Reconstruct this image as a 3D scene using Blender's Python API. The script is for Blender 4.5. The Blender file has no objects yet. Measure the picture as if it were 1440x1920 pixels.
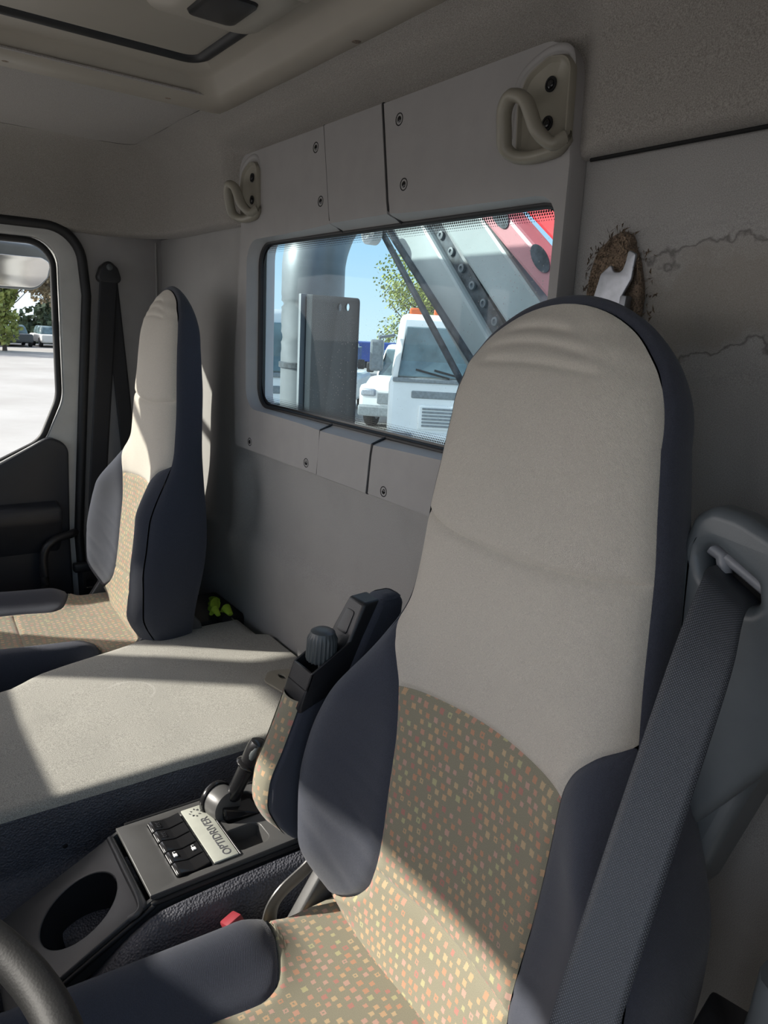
import bpy, bmesh, math, random
import numpy as np
from mathutils import Vector, Matrix, noise
R_ = random.Random(7)
C = bpy.context.scene.collection
SC = bpy.context.scene

# ------------------------------------------------------------------ camera
CAM = Vector((1.09, -0.72, 1.25))
RW = ((0.57559913, -0.22397075, 0.78646217), (0.81606924, 0.0960302, -0.56992034), (0.05212136, 0.96985324, 0.23805054))
cd = bpy.data.cameras.new('camera'); cam = bpy.data.objects.new('camera', cd); C.objects.link(cam)
m4 = Matrix(RW).to_4x4(); m4.translation = CAM; cam.matrix_world = m4
cd.sensor_fit = 'HORIZONTAL'; cd.sensor_width = 36; cd.lens = 36 * 1380 / 1440
cd.clip_start = 0.02; cd.clip_end = 500
SC.camera = cam

# ------------------------------------------------------------------ sky, sun, exposure
SC.view_settings.view_transform = 'Standard'; SC.view_settings.look = 'None'
SC.view_settings.gamma = 1; SC.view_settings.use_curve_mapping = False
SC.view_settings.exposure = 0.48
SUN_TRAVEL = Vector((1.05, 1.5, -1.0)).normalized()
w = bpy.data.worlds.new('sky'); SC.world = w; w.use_nodes = True
nt = w.node_tree; bg = nt.nodes['Background']
# clear pale-azure sky, deeper overhead, brighter and warmer around the sun
sd = -SUN_TRAVEL
tc = nt.nodes.new('ShaderNodeTexCoord'); nz = nt.nodes.new('ShaderNodeVectorMath'); nz.operation = 'NORMALIZE'
nt.links.new(tc.outputs['Generated'], nz.inputs[0])
sx = nt.nodes.new('ShaderNodeSeparateXYZ'); nt.links.new(nz.outputs[0], sx.inputs[0])
cr = nt.nodes.new('ShaderNodeValToRGB'); nt.links.new(sx.outputs[2], cr.inputs[0])
el = cr.color_ramp.elements
el[0].position = 0.0; el[0].color = (.64, .76, .86, 1); el[1].position = 1.0; el[1].color = (.23, .34, .54, 1)
for p_, c_ in ((.10, (.46, .66, .84)), (.28, (.36, .54, .76)), (.60, (.28, .42, .62))):
    e_ = el.new(p_); e_.color = c_ + (1,)
dt = nt.nodes.new('ShaderNodeVectorMath'); dt.operation = 'DOT_PRODUCT'; nt.links.new(nz.outputs[0], dt.inputs[0]); dt.inputs[1].default_value = sd
mxm = nt.nodes.new('ShaderNodeMath'); mxm.operation = 'MAXIMUM'; nt.links.new(dt.outputs['Value'], mxm.inputs[0]); mxm.inputs[1].default_value = 0
pw = nt.nodes.new('ShaderNodeMath'); pw.operation = 'POWER'; nt.links.new(mxm.outputs[0], pw.inputs[0]); pw.inputs[1].default_value = 3.0
gm = nt.nodes.new('ShaderNodeMix'); gm.data_type = 'RGBA'; gm.blend_type = 'ADD'; gm.inputs[0].default_value = 1
sc_ = nt.nodes.new('ShaderNodeVectorMath'); sc_.operation = 'SCALE'; sc_.inputs[0].default_value = (2.4, 2.0, 1.75); nt.links.new(pw.outputs[0], sc_.inputs['Scale'])
nt.links.new(cr.outputs[0], gm.inputs[6]); nt.links.new(sc_.outputs[0], gm.inputs[7])
nt.links.new(gm.outputs[2], bg.inputs[0]); bg.inputs[1].default_value = 1.05
sl = bpy.data.lights.new('sun', 'SUN'); sl.energy = 5.2; sl.angle = math.radians(0.9); sl.color = (1, 0.95, 0.86)
so = bpy.data.objects.new('sun', sl); C.objects.link(so)
so.rotation_euler = SUN_TRAVEL.to_track_quat('-Z', 'Y').to_euler()

# ------------------------------------------------------------------ materials
def newmat(name):
    m = bpy.data.materials.new(name); m.use_nodes = True
    return m, m.node_tree, m.node_tree.nodes['Principled BSDF']
def nd(nt, t, **k):
    n = nt.nodes.new(t)
    for a, b in k.items():
        if a.startswith('i_'): n.inputs[int(a[2:])].default_value = b
        else: setattr(n, a, b)
    return n
def math_(nt, op, a, b=None, c=None):
    n = nt.nodes.new('ShaderNodeMath'); n.operation = op
    for i, v in enumerate((a, b, c)):
        if v is None: continue
        if hasattr(v, 'is_linked') or hasattr(v, 'links'): nt.links.new(v, n.inputs[i])
        else: n.inputs[i].default_value = v
    return n.outputs[0]
def mixc(nt, f, a, b, mode='MIX'):
    n = nt.nodes.new('ShaderNodeMix'); n.data_type = 'RGBA'; n.blend_type = mode
    for s, v in ((n.inputs[0], f), (n.inputs[6], a), (n.inputs[7], b)):
        if hasattr(v, 'links'): nt.links.new(v, s)
        else: s.default_value = v if not isinstance(v, tuple) else (v + (1,))[:4]
    return n.outputs[2]
def ramp(nt, x, a, b):
    n = nt.nodes.new('ShaderNodeMapRange'); nt.links.new(x, n.inputs[0])
    n.inputs[1].default_value = a; n.inputs[2].default_value = b
    return n.outputs[0]
def ntex(nt, co, scale, detail=3, rough=.55):
    n = nt.nodes.new('ShaderNodeTexNoise'); n.inputs['Scale'].default_value = scale
    n.inputs['Detail'].default_value = detail; n.inputs['Roughness'].default_value = rough
    nt.links.new(co, n.inputs['Vector']); return n.outputs[0]
def vtex(nt, co, scale, feat='F1'):
    n = nt.nodes.new('ShaderNodeTexVoronoi'); n.feature = feat; n.inputs['Scale'].default_value = scale
    nt.links.new(co, n.inputs['Vector']); return n.outputs[0]
def bump(nt, p, h, strength, dist, prev=None):
    b = nt.nodes.new('ShaderNodeBump'); b.inputs['Strength'].default_value = strength
    b.inputs['Distance'].default_value = dist; nt.links.new(h, b.inputs['Height'])
    if prev: nt.links.new(prev, b.inputs['Normal'])
    nt.links.new(b.outputs[0], p.inputs['Normal']); return b.outputs[0]
def co_obj(nt): return nt.nodes.new('ShaderNodeTexCoord').outputs['Object']
def co_uv(nt): return nt.nodes.new('ShaderNodeTexCoord').outputs['UV']

def solid(name, col, rough=.5, metal=0, var=.06, vs=20, grain=0, gs=700, gd=.0004, coat=0):
    m, nt, p = newmat(name); co = co_obj(nt)
    n = ntex(nt, co, vs, 4)
    a = tuple(max(0, c * (1 - var * 2)) for c in col); b = tuple(min(1, c * (1 + var * 2)) for c in col)
    nt.links.new(mixc(nt, ramp(nt, n, .3, .7), a, b), p.inputs['Base Color'])
    p.inputs['Roughness'].default_value = rough; p.inputs['Metallic'].default_value = metal
    if coat: p.inputs['Coat Weight'].default_value = coat
    if grain: bump(nt, p, vtex(nt, co, gs), grain, gd)
    return m

def cloth(name, col, fine=1400, amt=.16, stain=.12, sheen=.15, thread=None, bd=.0005, ss=6, stains=None):
    m, nt, p = newmat(name); co = co_obj(nt)
    n1 = ntex(nt, co, fine, 2, .7); n2 = ntex(nt, co, ss, 5, .6)
    a = tuple(c * (1 - amt * 1.6) for c in col); b = tuple(min(1, c * (1 + amt * 1.6)) for c in col)
    c1 = mixc(nt, ramp(nt, n1, .3, .7), a, b)
    d = mixc(nt, math_(nt, 'MULTIPLY', ramp(nt, n2, .5, .75), stain * 2), c1, tuple(c * .55 for c in col))
    if stains: d = stains(nt, co, d)
    nt.links.new(d, p.inputs['Base Color'])
    p.inputs['Roughness'].default_value = .92; p.inputs['Sheen Weight'].default_value = sheen
    p.inputs['Specular IOR Level'].default_value = .2
    h = n1
    if thread:
        wv = nt.nodes.new('ShaderNodeTexWave'); wv.inputs['Scale'].default_value = thread
        wv.bands_direction = 'DIAGONAL'; wv.inputs['Distortion'].default_value = .6; nt.links.new(co, wv.inputs[0])
        h = math_(nt, 'ADD', n1, wv.outputs[1])
    bump(nt, p, h, .5, bd)
    return m

def dotted(name, ground, dark=False):
    """jacquard: small woven rectangles in reds, oranges and yellows on an olive ground; UV is in metres"""
    m, nt, p = newmat(name); uv = co_uv(nt)
    sp = nt.nodes.new('ShaderNodeSeparateXYZ'); nt.links.new(uv, sp.inputs[0])
    cell = .0118
    u = math_(nt, 'DIVIDE', sp.outputs[0], cell); v = math_(nt, 'DIVIDE', sp.outputs[1], cell * .95)
    row = math_(nt, 'FLOOR', v)
    u2 = math_(nt, 'ADD', u, math_(nt, 'MULTIPLY', row, .37))
    cu = math_(nt, 'FLOOR', u2)
    cb = nt.nodes.new('ShaderNodeCombineXYZ'); nt.links.new(cu, cb.inputs[0]); nt.links.new(row, cb.inputs[1])
    wn = nt.nodes.new('ShaderNodeTexWhiteNoise'); wn.noise_dimensions = '2D'; nt.links.new(cb.outputs[0], wn.inputs['Vector'])
    ws = nt.nodes.new('ShaderNodeSeparateColor'); nt.links.new(wn.outputs['Color'], ws.inputs[0])
    fu = math_(nt, 'SUBTRACT', math_(nt, 'FRACT', u2), math_(nt, 'ADD', .38, math_(nt, 'MULTIPLY', ws.outputs[0], .24)))
    fv = math_(nt, 'SUBTRACT', math_(nt, 'FRACT', v), math_(nt, 'ADD', .34, math_(nt, 'MULTIPLY', ws.outputs[1], .32)))
    edge = math_(nt, 'MULTIPLY', math_(nt, 'SUBTRACT', ntex(nt, uv, 900, 1), .5), .22)
    mx = math_(nt, 'ADD', math_(nt, 'MAXIMUM', math_(nt, 'ABSOLUTE', fu), math_(nt, 'MULTIPLY', math_(nt, 'ABSOLUTE', fv), .85)), edge)
    size = math_(nt, 'ADD', .19, math_(nt, 'MULTIPLY', ws.outputs[2], .08))
    inside = math_(nt, 'LESS_THAN', mx, size)
    hollow = math_(nt, 'MULTIPLY', math_(nt, 'LESS_THAN', mx, .09), math_(nt, 'GREATER_THAN', ws.outputs[1], .88))
    mask = math_(nt, 'MULTIPLY', math_(nt, 'SUBTRACT', inside, hollow), math_(nt, 'GREATER_THAN', wn.outputs['Value'], .07))
    cr = nt.nodes.new('ShaderNodeValToRGB'); cr.color_ramp.interpolation = 'CONSTANT'
    cols = [(0, (.58, .26, .15)), (.22, (.62, .37, .20)), (.42, (.60, .28, .20)), (.57, (.50, .17, .15)), (.66, (.60, .42, .24)), (.78, (.60, .33, .27)), (.92, (.50, .46, .24))]
    el = cr.color_ramp.elements
    while len(el) < len(cols): el.new(.5)
    for e, (pp, cc) in zip(el, cols): e.position = pp; e.color = cc + (1,)
    nt.links.new(math_(nt, 'FRACT', math_(nt, 'MULTIPLY', math_(nt, 'ADD', ws.outputs[0], ws.outputs[2]), 3.7)), cr.inputs[0])
    n1 = ntex(nt, uv, 1500, 2, .7)
    g = mixc(nt, ramp(nt, n1, .3, .7), tuple(c * .78 for c in ground), tuple(c * 1.2 for c in ground))
    dc = mixc(nt, math_(nt, 'MULTIPLY', mask, .62), g, cr.outputs[0])
    nt.links.new(dc, p.inputs['Base Color']); p.inputs['Roughness'].default_value = .9
    p.inputs['Sheen Weight'].default_value = .2; p.inputs['Specular IOR Level'].default_value = .2
    bump(nt, p, math_(nt, 'ADD', n1, math_(nt, 'MULTIPLY', mask, .5)), .4, .0004)
    return m

def belt_mat(name, col):
    m, nt, p = newmat(name); uv = co_uv(nt)
    sp = nt.nodes.new('ShaderNodeSeparateXYZ'); nt.links.new(uv, sp.inputs[0])
    a = math_(nt, 'SINE', math_(nt, 'MULTIPLY', sp.outputs[0], 2 * math.pi / .0023))
    rows = math_(nt, 'FLOOR', math_(nt, 'DIVIDE', sp.outputs[1], .0012))
    a2 = math_(nt, 'SINE', math_(nt, 'ADD', math_(nt, 'MULTIPLY', sp.outputs[0], 2 * math.pi / .0023), math_(nt, 'MULTIPLY', rows, math.pi)))
    b2 = math_(nt, 'ABSOLUTE', math_(nt, 'SINE', math_(nt, 'MULTIPLY', sp.outputs[1], math.pi / .0012)))
    h = math_(nt, 'MULTIPLY', math_(nt, 'MAXIMUM', a2, 0), b2)
    c = mixc(nt, h, tuple(x * .45 for x in col), tuple(x * 1.9 for x in col))
    nt.links.new(c, p.inputs['Base Color']); p.inputs['Roughness'].default_value = .45
    bump(nt, p, h, .6, .0005); return m

def tear_stains(nt, co, base):
    # worn, water-stained zone round the tear in the cloth of the back wall
    sp = nt.nodes.new('ShaderNodeSeparateXYZ'); nt.links.new(co, sp.inputs[0])
    wob = ntex(nt, co, 14, 4)
    dx = math_(nt, 'DIVIDE', math_(nt, 'SUBTRACT', sp.outputs[0], .64), .13)
    dz = math_(nt, 'DIVIDE', math_(nt, 'SUBTRACT', sp.outputs[2], 1.30), .055)
    r = math_(nt, 'ADD', math_(nt, 'SQRT', math_(nt, 'ADD', math_(nt, 'MULTIPLY', dx, dx), math_(nt, 'MULTIPLY', dz, dz))), math_(nt, 'MULTIPLY', math_(nt, 'SUBTRACT', wob, .5), 1.8))
    k = nt.nodes.new('ShaderNodeMapRange'); nt.links.new(r, k.inputs[0]); k.inputs[1].default_value = 1.1; k.inputs[2].default_value = .75
    out = mixc(nt, math_(nt, 'MULTIPLY', k.outputs[0], .4), base, (.20, .165, .125))
    ring = math_(nt, 'ABSOLUTE', math_(nt, 'SUBTRACT', r, 1.0))
    k2 = nt.nodes.new('ShaderNodeMapRange'); nt.links.new(ring, k2.inputs[0]); k2.inputs[1].default_value = .05; k2.inputs[2].default_value = 0
    return mixc(nt, math_(nt, 'MULTIPLY', k2.outputs[0], .6), out, (.05, .045, .045))

M = {}
M['beige'] = cloth('beige seat cloth', (.53, .49, .425), 1300, .13, .05, thread=420)
M['dots'] = dotted('dotted jacquard', (.245, .228, .165))
M['dark_cloth'] = cloth('dark navy seat cloth', (.047, .052, .070), 1600, .2, .02, sheen=.22, thread=500)
M['wall_cloth'] = cloth('grey wall cloth', (.35, .34, .325), 1000, .16, .12, bd=.0006, stains=tear_stains)
M['head_cloth'] = cloth('headliner cloth', (.30, .28, .255), 750, .22, .10, bd=.0008, ss=3)
def scuff(nt, co, base):
    sp = nt.nodes.new('ShaderNodeSeparateXYZ'); nt.links.new(co, sp.inputs[0])
    dx = math_(nt, 'SUBTRACT', sp.outputs[0], -.015); dy = math_(nt, 'SUBTRACT', sp.outputs[1], .085)
    d = math_(nt, 'SQRT', math_(nt, 'ADD', math_(nt, 'MULTIPLY', dx, dx), math_(nt, 'MULTIPLY', dy, dy)))
    k = nt.nodes.new('ShaderNodeMapRange'); nt.links.new(math_(nt, 'ABSOLUTE', math_(nt, 'SUBTRACT', d, .045)), k.inputs[0]); k.inputs[1].default_value = .0035; k.inputs[2].default_value = 0
    f = math_(nt, 'MULTIPLY', math_(nt, 'MULTIPLY', k.outputs[0], math_(nt, 'GREATER_THAN', math_(nt, 'ADD', dy, math_(nt, 'MULTIPLY', dx, -.8)), .0)), .28)
    return mixc(nt, f, base, (.62, .60, .56))
M['tunnel_cloth'] = cloth('tunnel tweed', (.36, .35, .31), 700, .26, .10, bd=.0006, ss=9, stains=scuff)
M['gplastic'] = solid('grey trim plastic', (.34, .328, .318), .55, var=.02, grain=.25, gs=900, gd=.0003)
M['hatch'] = solid('warm grey plastic', (.36, .325, .27), .5, var=.02, vs=6)
M['hook'] = solid('khaki plastic', (.28, .26, .21), .42, var=.03)
M['black'] = solid('black plastic', (.018, .018, .020), .42, var=.05, grain=.35, gs=800, gd=.0003)
M['gloss_black'] = solid('smooth black plastic', (.014, .014, .015), .22, var=.02)
M['console'] = solid('charcoal plastic', (.085, .084, .082), .36, var=.04, grain=.2, gs=900, gd=.0002)
M['vinyl'] = solid('grained vinyl', (.088, .090, .106), .46, var=.08, grain=.9, gs=330, gd=.0016)
M['wheel'] = solid('wheel leatherette', (.009, .009, .009), .62, var=.05, grain=.3, gs=420, gd=.0004)
M['door_card'] = solid('door plastic', (.022, .024, .030), .5, var=.05)
M['bluegrey'] = solid('blue grey plastic', (.10, .115, .125), .38, var=.04, grain=.15, gs=1000, gd=.0002)
M['knob'] = solid('knob plastic', (.075, .085, .088), .38, var=.04)
M['rubber'] = solid('rubber', (.012, .012, .013), .55, var=.1)
M['door_paint'] = solid('door paint', (.50, .50, .48), .35, var=.03)
M['white_paint'] = solid('white lorry paint', (.80, .80, .78), .3, var=.03, vs=2)
M['steel'] = solid('zinc steel', (.42, .44, .48), .45, .8, var=.1, vs=60)
M['chrome'] = solid('bright metal', (.7, .7, .7), .2, 1.0, var=.03)
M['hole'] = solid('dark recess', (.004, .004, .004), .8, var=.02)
M['felt'] = cloth('brown felt', (.20, .145, .10), 500, .5, .3, bd=.004, ss=40)
M['plate'] = solid('pale plate', (.46, .47, .41), .4, var=.04, vs=40)
M['ink'] = solid('grey ink', (.10, .10, .11), .5, var=.02)
M['white_ink'] = solid('white ink', (.8, .8, .8), .5, var=.02)
M['red'] = solid('red plastic', (.27, .03, .04), .45, var=.03)
M['orange'] = solid('orange lens', (.75, .14, .03), .3, var=.03)
M['hivis'] = solid('fluorescent yellow cloth', (.42, .62, .05), .8, var=.15)
M['galv'] = solid('galvanised grey', (.21, .225, .235), .45, .3, var=.12, vs=6)
M['guard'] = solid('dark guard paint', (.018, .026, .034), .6, 0, var=.1, vs=12)
M['crane'] = solid('crane grey paint', (.42, .46, .45), .4, 0, var=.06, vs=5)
M['crane_dark'] = solid('crane dark grey', (.07, .08, .09), .5, 0, var=.3, vs=40)
M['crane_red'] = solid('crane red paint', (.62, .06, .07), .35, var=.08, vs=5)
M['crane_pink'] = solid('faded red paint', (.66, .30, .31), .4, var=.06, vs=5)
M['blue'] = solid('blue trailer sheet', (.03, .07, .28), .4, var=.1, vs=1)
M['truck_glass'] = solid('lorry windscreen', (.13, .19, .21), .08, var=.3, vs=1.5)
M['truck_grey'] = solid('lorry grey plastic', (.20, .22, .23), .5, var=.1)
M['leaf'] = solid('leaves', (.33, .36, .10), .7, var=.3, vs=2)
M['leaf_dark'] = solid('dark leaves', (.12, .15, .08), .7, var=.35, vs=1)
M['twig'] = solid('bare twigs', (.34, .27, .17), .8, var=.2, vs=2)
M['bark'] = solid('bark', (.12, .09, .07), .85, var=.2)
M['carcol'] = solid('car paint', (.35, .37, .4), .3, var=.1)
M['white_belt'] = solid('grey nylon', (.22, .23, .25), .4, var=.03)
M['belt'] = belt_mat('seat belt webbing', (.085, .094, .108))
M['belt_dark'] = belt_mat('dark seat belt webbing', (.012, .012, .015))
def m_ground():
    m, nt, p = newmat('yard concrete'); co = co_obj(nt)
    n = ntex(nt, co, .35, 6, .6); n2 = ntex(nt, co, 9, 4, .6)
    c = mixc(nt, ramp(nt, n, .3, .7), (.34, .32, .30), (.44, .425, .405))
    nt.links.new(mixc(nt, math_(nt, 'MULTIPLY', ramp(nt, n2, .5, .8), .3), c, (.36, .34, .31)), p.inputs[0]); p.inputs['Roughness'].default_value = .9
    return m
M['ground'] = m_ground()
def m_glass(name, tint, dirt):
    # real pane: tinted, reflecting, speckled with dust
    m = bpy.data.materials.new(name); m.use_nodes = True; nt = m.node_tree
    out = nt.nodes['Material Output']; nt.nodes.remove(nt.nodes['Principled BSDF'])
    tr = nd(nt, 'ShaderNodeBsdfTransparent'); tr.inputs[0].default_value = tint + (1,)
    gl = nd(nt, 'ShaderNodeBsdfGlossy'); gl.inputs['Roughness'].default_value = .02
    fr = nd(nt, 'ShaderNodeFresnel'); fr.inputs[0].default_value = 1.5
    geo = nt.nodes.new('ShaderNodeNewGeometry')
    mx = nt.nodes.new('ShaderNodeMixShader')
    fac = math_(nt, 'MULTIPLY', math_(nt, 'MULTIPLY', fr.outputs[0], .3), math_(nt, 'SUBTRACT', 1.0, geo.outputs['Backfacing']))
    nt.links.new(fac, mx.inputs[0])
    nt.links.new(tr.outputs[0], mx.inputs[1]); nt.links.new(gl.outputs[0], mx.inputs[2])
    df = nd(nt, 'ShaderNodeBsdfDiffuse'); df.inputs[0].default_value = (.7, .72, .7, 1)
    co = co_obj(nt); v = vtex(nt, co, 150); n = ntex(nt, co, 4, 3)
    spk = math_(nt, 'LESS_THAN', v, math_(nt, 'MULTIPLY', ramp(nt, n, .35, .75), .2 * dirt))
    f = math_(nt, 'ADD', math_(nt, 'MULTIPLY', spk, .30), .010 * dirt)
    mx2 = nt.nodes.new('ShaderNodeMixShader'); nt.links.new(f, mx2.inputs[0])
    nt.links.new(mx.outputs[0], mx2.inputs[1]); nt.links.new(df.outputs[0], mx2.inputs[2])
    nt.links.new(mx2.outputs[0], out.inputs[0]); return m
M['glass'] = m_glass('rear glass', (.64, .80, .84), 1.0)
M['door_glass'] = m_glass('door glass', (.93, .95, .94), .3)
M['frit'] = solid('black glass border', (.012, .012, .014), .3, var=.02)

# ------------------------------------------------------------------ object helpers
def tag(o, label=None, cat=None, group=None, kind=None):
    if label: o['label'] = label
    if cat: o['category'] = cat
    if group: o['group'] = group
    if kind: o['kind'] = kind
    return o
def thing(name, label, cat, loc=(0, 0, 0), group=None):
    o = bpy.data.objects.new(name, None); C.objects.link(o); o.location = loc; o.empty_display_size = .05
    return tag(o, label, cat, group)
def org(o):
    v = Vector((0, 0, 0))
    while o is not None: v += Vector(o.location); o = o.parent
    return v
def link(name, me, mat, parent=None, smooth=True, label=None, loc=None):
    """mesh data given in world coordinates; shifted to be local to the parent thing"""
    if mat is not None:
        me.materials.clear()
        for q in (mat if isinstance(mat, (list, tuple)) else [mat]): me.materials.append(q)
    o = bpy.data.objects.new(name, me); C.objects.link(o)
    if parent is not None:
        o.parent = parent; me.transform(Matrix.Translation(-org(parent)))
    elif loc is not None:
        o.location = loc; me.transform(Matrix.Translation(-Vector(loc)))
    if smooth:
        me.polygons.foreach_set('use_smooth', [True] * len(me.polygons))
        if smooth is not True:
            pass
    if label: o['label'] = label
    return o
def smooth_angle(me, deg=35):
    bm = bmesh.new(); bm.from_mesh(me)
    for e in bm.edges:
        if len(e.link_faces) == 2 and e.calc_face_angle(0) > math.radians(deg): e.smooth = False
    for f_ in bm.faces: f_.smooth = True
    bm.to_mesh(me); bm.free()
def pyd(verts, faces):
    me = bpy.data.meshes.new('m'); me.from_pydata([tuple(v) for v in verts], [], faces); me.update(); return me

def grid_mesh(fn, us, vs, uvs=True, closed_u=False, closed_v=False):
    us = list(us); vs = list(vs); P = []
    for v in vs:
        for u in us: P.append(fn(u, v))
    nu, nv = len(us), len(vs); F = []
    for j in range(nv - (0 if closed_v else 1)):
        for i in range(nu - (0 if closed_u else 1)):
            i2 = (i + 1) % nu; j2 = (j + 1) % nv
            F.append((j * nu + i, j * nu + i2, j2 * nu + i2, j2 * nu + i))
    me = pyd(P, F)
    return me
def add_uv(me, fn):
    uvl = me.uv_layers.new(name='UVMap')
    for lp in me.loops:
        uvl.data[lp.index].uv = fn(me.vertices[lp.vertex_index].co)
def flipto(me, ref):
    """make a sheet's normals point towards ref"""
    me.update()
    s = sum((Vector(ref) - p.center).dot(p.normal) * p.area for p in me.polygons)
    if s < 0: me.flip_normals()
    return me

def box_me(x0, x1, y0, y1, z0, z1, bev=.004, seg=2, rot=None, about=None):
    bm = bmesh.new(); bmesh.ops.create_cube(bm, size=1)
    for v in bm.verts:
        v.co = Vector(((x0 + x1) / 2 + v.co.x * (x1 - x0), (y0 + y1) / 2 + v.co.y * (y1 - y0), (z0 + z1) / 2 + v.co.z * (z1 - z0)))
    if bev: bmesh.ops.bevel(bm, geom=bm.edges[:], offset=bev, segments=seg, affect='EDGES', profile=.5)
    if rot is not None:
        c = Vector(about) if about else Vector(((x0 + x1) / 2, (y0 + y1) / 2, (z0 + z1) / 2))
        bmesh.ops.transform(bm, matrix=Matrix.Translation(c) @ rot.to_4x4() @ Matrix.Translation(-c), verts=bm.verts)
    me = bpy.data.meshes.new('m'); bm.to_mesh(me); bm.free(); smooth_angle(me); return me
def join_me(mes):
    bm = bmesh.new()
    for me in mes: bm.from_mesh(me)
    o = bpy.data.meshes.new('m'); bm.to_mesh(o); bm.free(); return o

def fillet(pts, seg=6):
    """pts: (x, y, r) -> rounded closed polyline"""
    out = []; n = len(pts)
    for i in range(n):
        p = Vector(pts[i][:2]); r = pts[i][2] if len(pts[i]) > 2 else 0
        a = Vector(pts[i - 1][:2]) - p; b = Vector(pts[(i + 1) % n][:2]) - p
        if r <= 0: out.append(tuple(p)); continue
        la, lb = a.length, b.length; a.normalize(); b.normalize()
        ang = a.angle(b); d = min(r / max(math.tan(ang / 2), 1e-4), la * .49, lb * .49)
        r2 = d * math.tan(ang / 2); c = p + (a + b).normalized() * (r2 / math.sin(ang / 2))
        s = p + a * d - c; e = p + b * d - c
        tot = s.angle(e); cr = s.x * e.y - s.y * e.x; sg = 1 if cr > 0 else -1
        for k in range(seg + 1):
            t = sg * tot * k / seg
            out.append((c.x + s.x * math.cos(t) - s.y * math.sin(t), c.y + s.x * math.sin(t) + s.y * math.cos(t)))
    return out
def plate(outs, O, X, Y, depth, bev=.002, res=2):
    """flat part cut from closed outlines (holes allowed), extruded `depth` behind the plane O + xX + yY"""
    cu = bpy.data.curves.new('c', 'CURVE'); cu.dimensions = '2D'; cu.fill_mode = 'BOTH'
    for poly in outs:
        s = cu.splines.new('POLY'); s.points.add(len(poly) - 1)
        for k, q in enumerate(poly): s.points[k].co = (q[0], q[1], 0, 1)
        s.use_cyclic_u = True
    cu.extrude = max(depth / 2 - bev, .0001); cu.bevel_depth = bev; cu.bevel_resolution = res; cu.offset = -bev
    ob = bpy.data.objects.new('c', cu); C.objects.link(ob)
    dg = bpy.context.evaluated_depsgraph_get(); me = bpy.data.meshes.new_from_object(ob.evaluated_get(dg))
    bpy.data.objects.remove(ob); bpy.data.curves.remove(cu)
    X = Vector(X).normalized(); Y = Vector(Y).normalized(); Z = X.cross(Y)
    m = Matrix((X, Y, Z)).transposed().to_4x4(); m.translation = Vector(O) - Z * depth / 2
    me.transform(m); me.materials.clear()
    bm = bmesh.new(); bm.from_mesh(me); bmesh.ops.remove_doubles(bm, verts=bm.verts, dist=1e-5)
    bmesh.ops.recalc_face_normals(bm, faces=bm.faces); bm.to_mesh(me); bm.free()
    smooth_angle(me, 40); return me
YX, YZ = (1, 0, 0), (0, 0, 1)   # a plate facing -y uses X=(1,0,0), Y=(0,0,1): X x Y = -y

def cr_spline(pts, n=8, closed=False):
    P = [Vector(p) for p in pts]; N = len(P); out = []
    rng = range(N if closed else N - 1)
    for i in rng:
        p0 = P[(i - 1) % N] if closed or i > 0 else P[0]; p1 = P[i]; p2 = P[(i + 1) % N]
        p3 = P[(i + 2) % N] if closed or i + 2 < N else P[-1]
        for k in range(n):
            t = k / n
            out.append(.5 * ((2 * p1) + (p2 - p0) * t + (2 * p0 - 5 * p1 + 4 * p2 - p3) * t * t + (3 * p1 - p0 - 3 * p2 + p3) * t ** 3))
    if not closed: out.append(P[-1])
    return out
def tube_me(path, r, seg=12, closed=False, flat=1.0, ref=(0, 0, 1), caps=True):
    """tube along a path; r number or list; flat squashes the section along ref"""
    P = [Vector(p) for p in path]; n = len(P); V = []; F = []
    rr = r if isinstance(r, (list, tuple)) else [r] * n
    up = Vector(ref)
    for i, p in enumerate(P):
        t = (P[(i + 1) % n] - P[i - 1]) if closed else (P[min(i + 1, n - 1)] - P[max(i - 1, 0)])
        t.normalize(); a = up - t * up.dot(t)
        if a.length < 1e-3: a = Vector((1, 0, 0)) - t * t.x
        a.normalize(); b = t.cross(a)
        for k in range(seg):
            th = 2 * math.pi * k / seg
            V.append(p + a * math.cos(th) * rr[i] * flat + b * math.sin(th) * rr[i])
    for i in range(n if closed else n - 1):
        j = (i + 1) % n
        for k in range(seg):
            F.append((i * seg + k, i * seg + (k + 1) % seg, j * seg + (k + 1) % seg, j * seg + k))
    if not closed and caps:
        F.append(tuple(range(seg))[::-1]); F.append(tuple((n - 1) * seg + k for k in range(seg)))
    me = pyd(V, F); bm = bmesh.new(); bm.from_mesh(me); bmesh.ops.recalc_face_normals(bm, faces=bm.faces); bm.to_mesh(me); bm.free()
    smooth_angle(me, 50); return me
def lathe_me(prof, O, axis, seg=24, rib=0, ribn=24):
    """prof: list of (r, h) along axis"""
    A = Vector(axis).normalized(); a = A.orthogonal().normalized(); b = A.cross(a); V = []; F = []; O = Vector(O)
    for (r, h) in prof:
        for k in range(seg):
            th = 2 * math.pi * k / seg; q = r
            if rib and r > 1e-4 and rib < 0 or (rib > 0 and abs(r) > .6 * max(x[0] for x in prof)): q = r + rib * math.cos(th * ribn)
            V.append(O + A * h + (a * math.cos(th) + b * math.sin(th)) * q)
    n = len(prof)
    for i in range(n - 1):
        for k in range(seg): F.append((i * seg + k, i * seg + (k + 1) % seg, (i + 1) * seg + (k + 1) % seg, (i + 1) * seg + k))
    F.append(tuple(range(seg))[::-1]); F.append(tuple((n - 1) * seg + k for k in range(seg)))
    me = pyd(V, F); bm = bmesh.new(); bm.from_mesh(me); bmesh.ops.recalc_face_normals(bm, faces=bm.faces); bm.to_mesh(me); bm.free()
    smooth_angle(me, 40); return me
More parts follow.
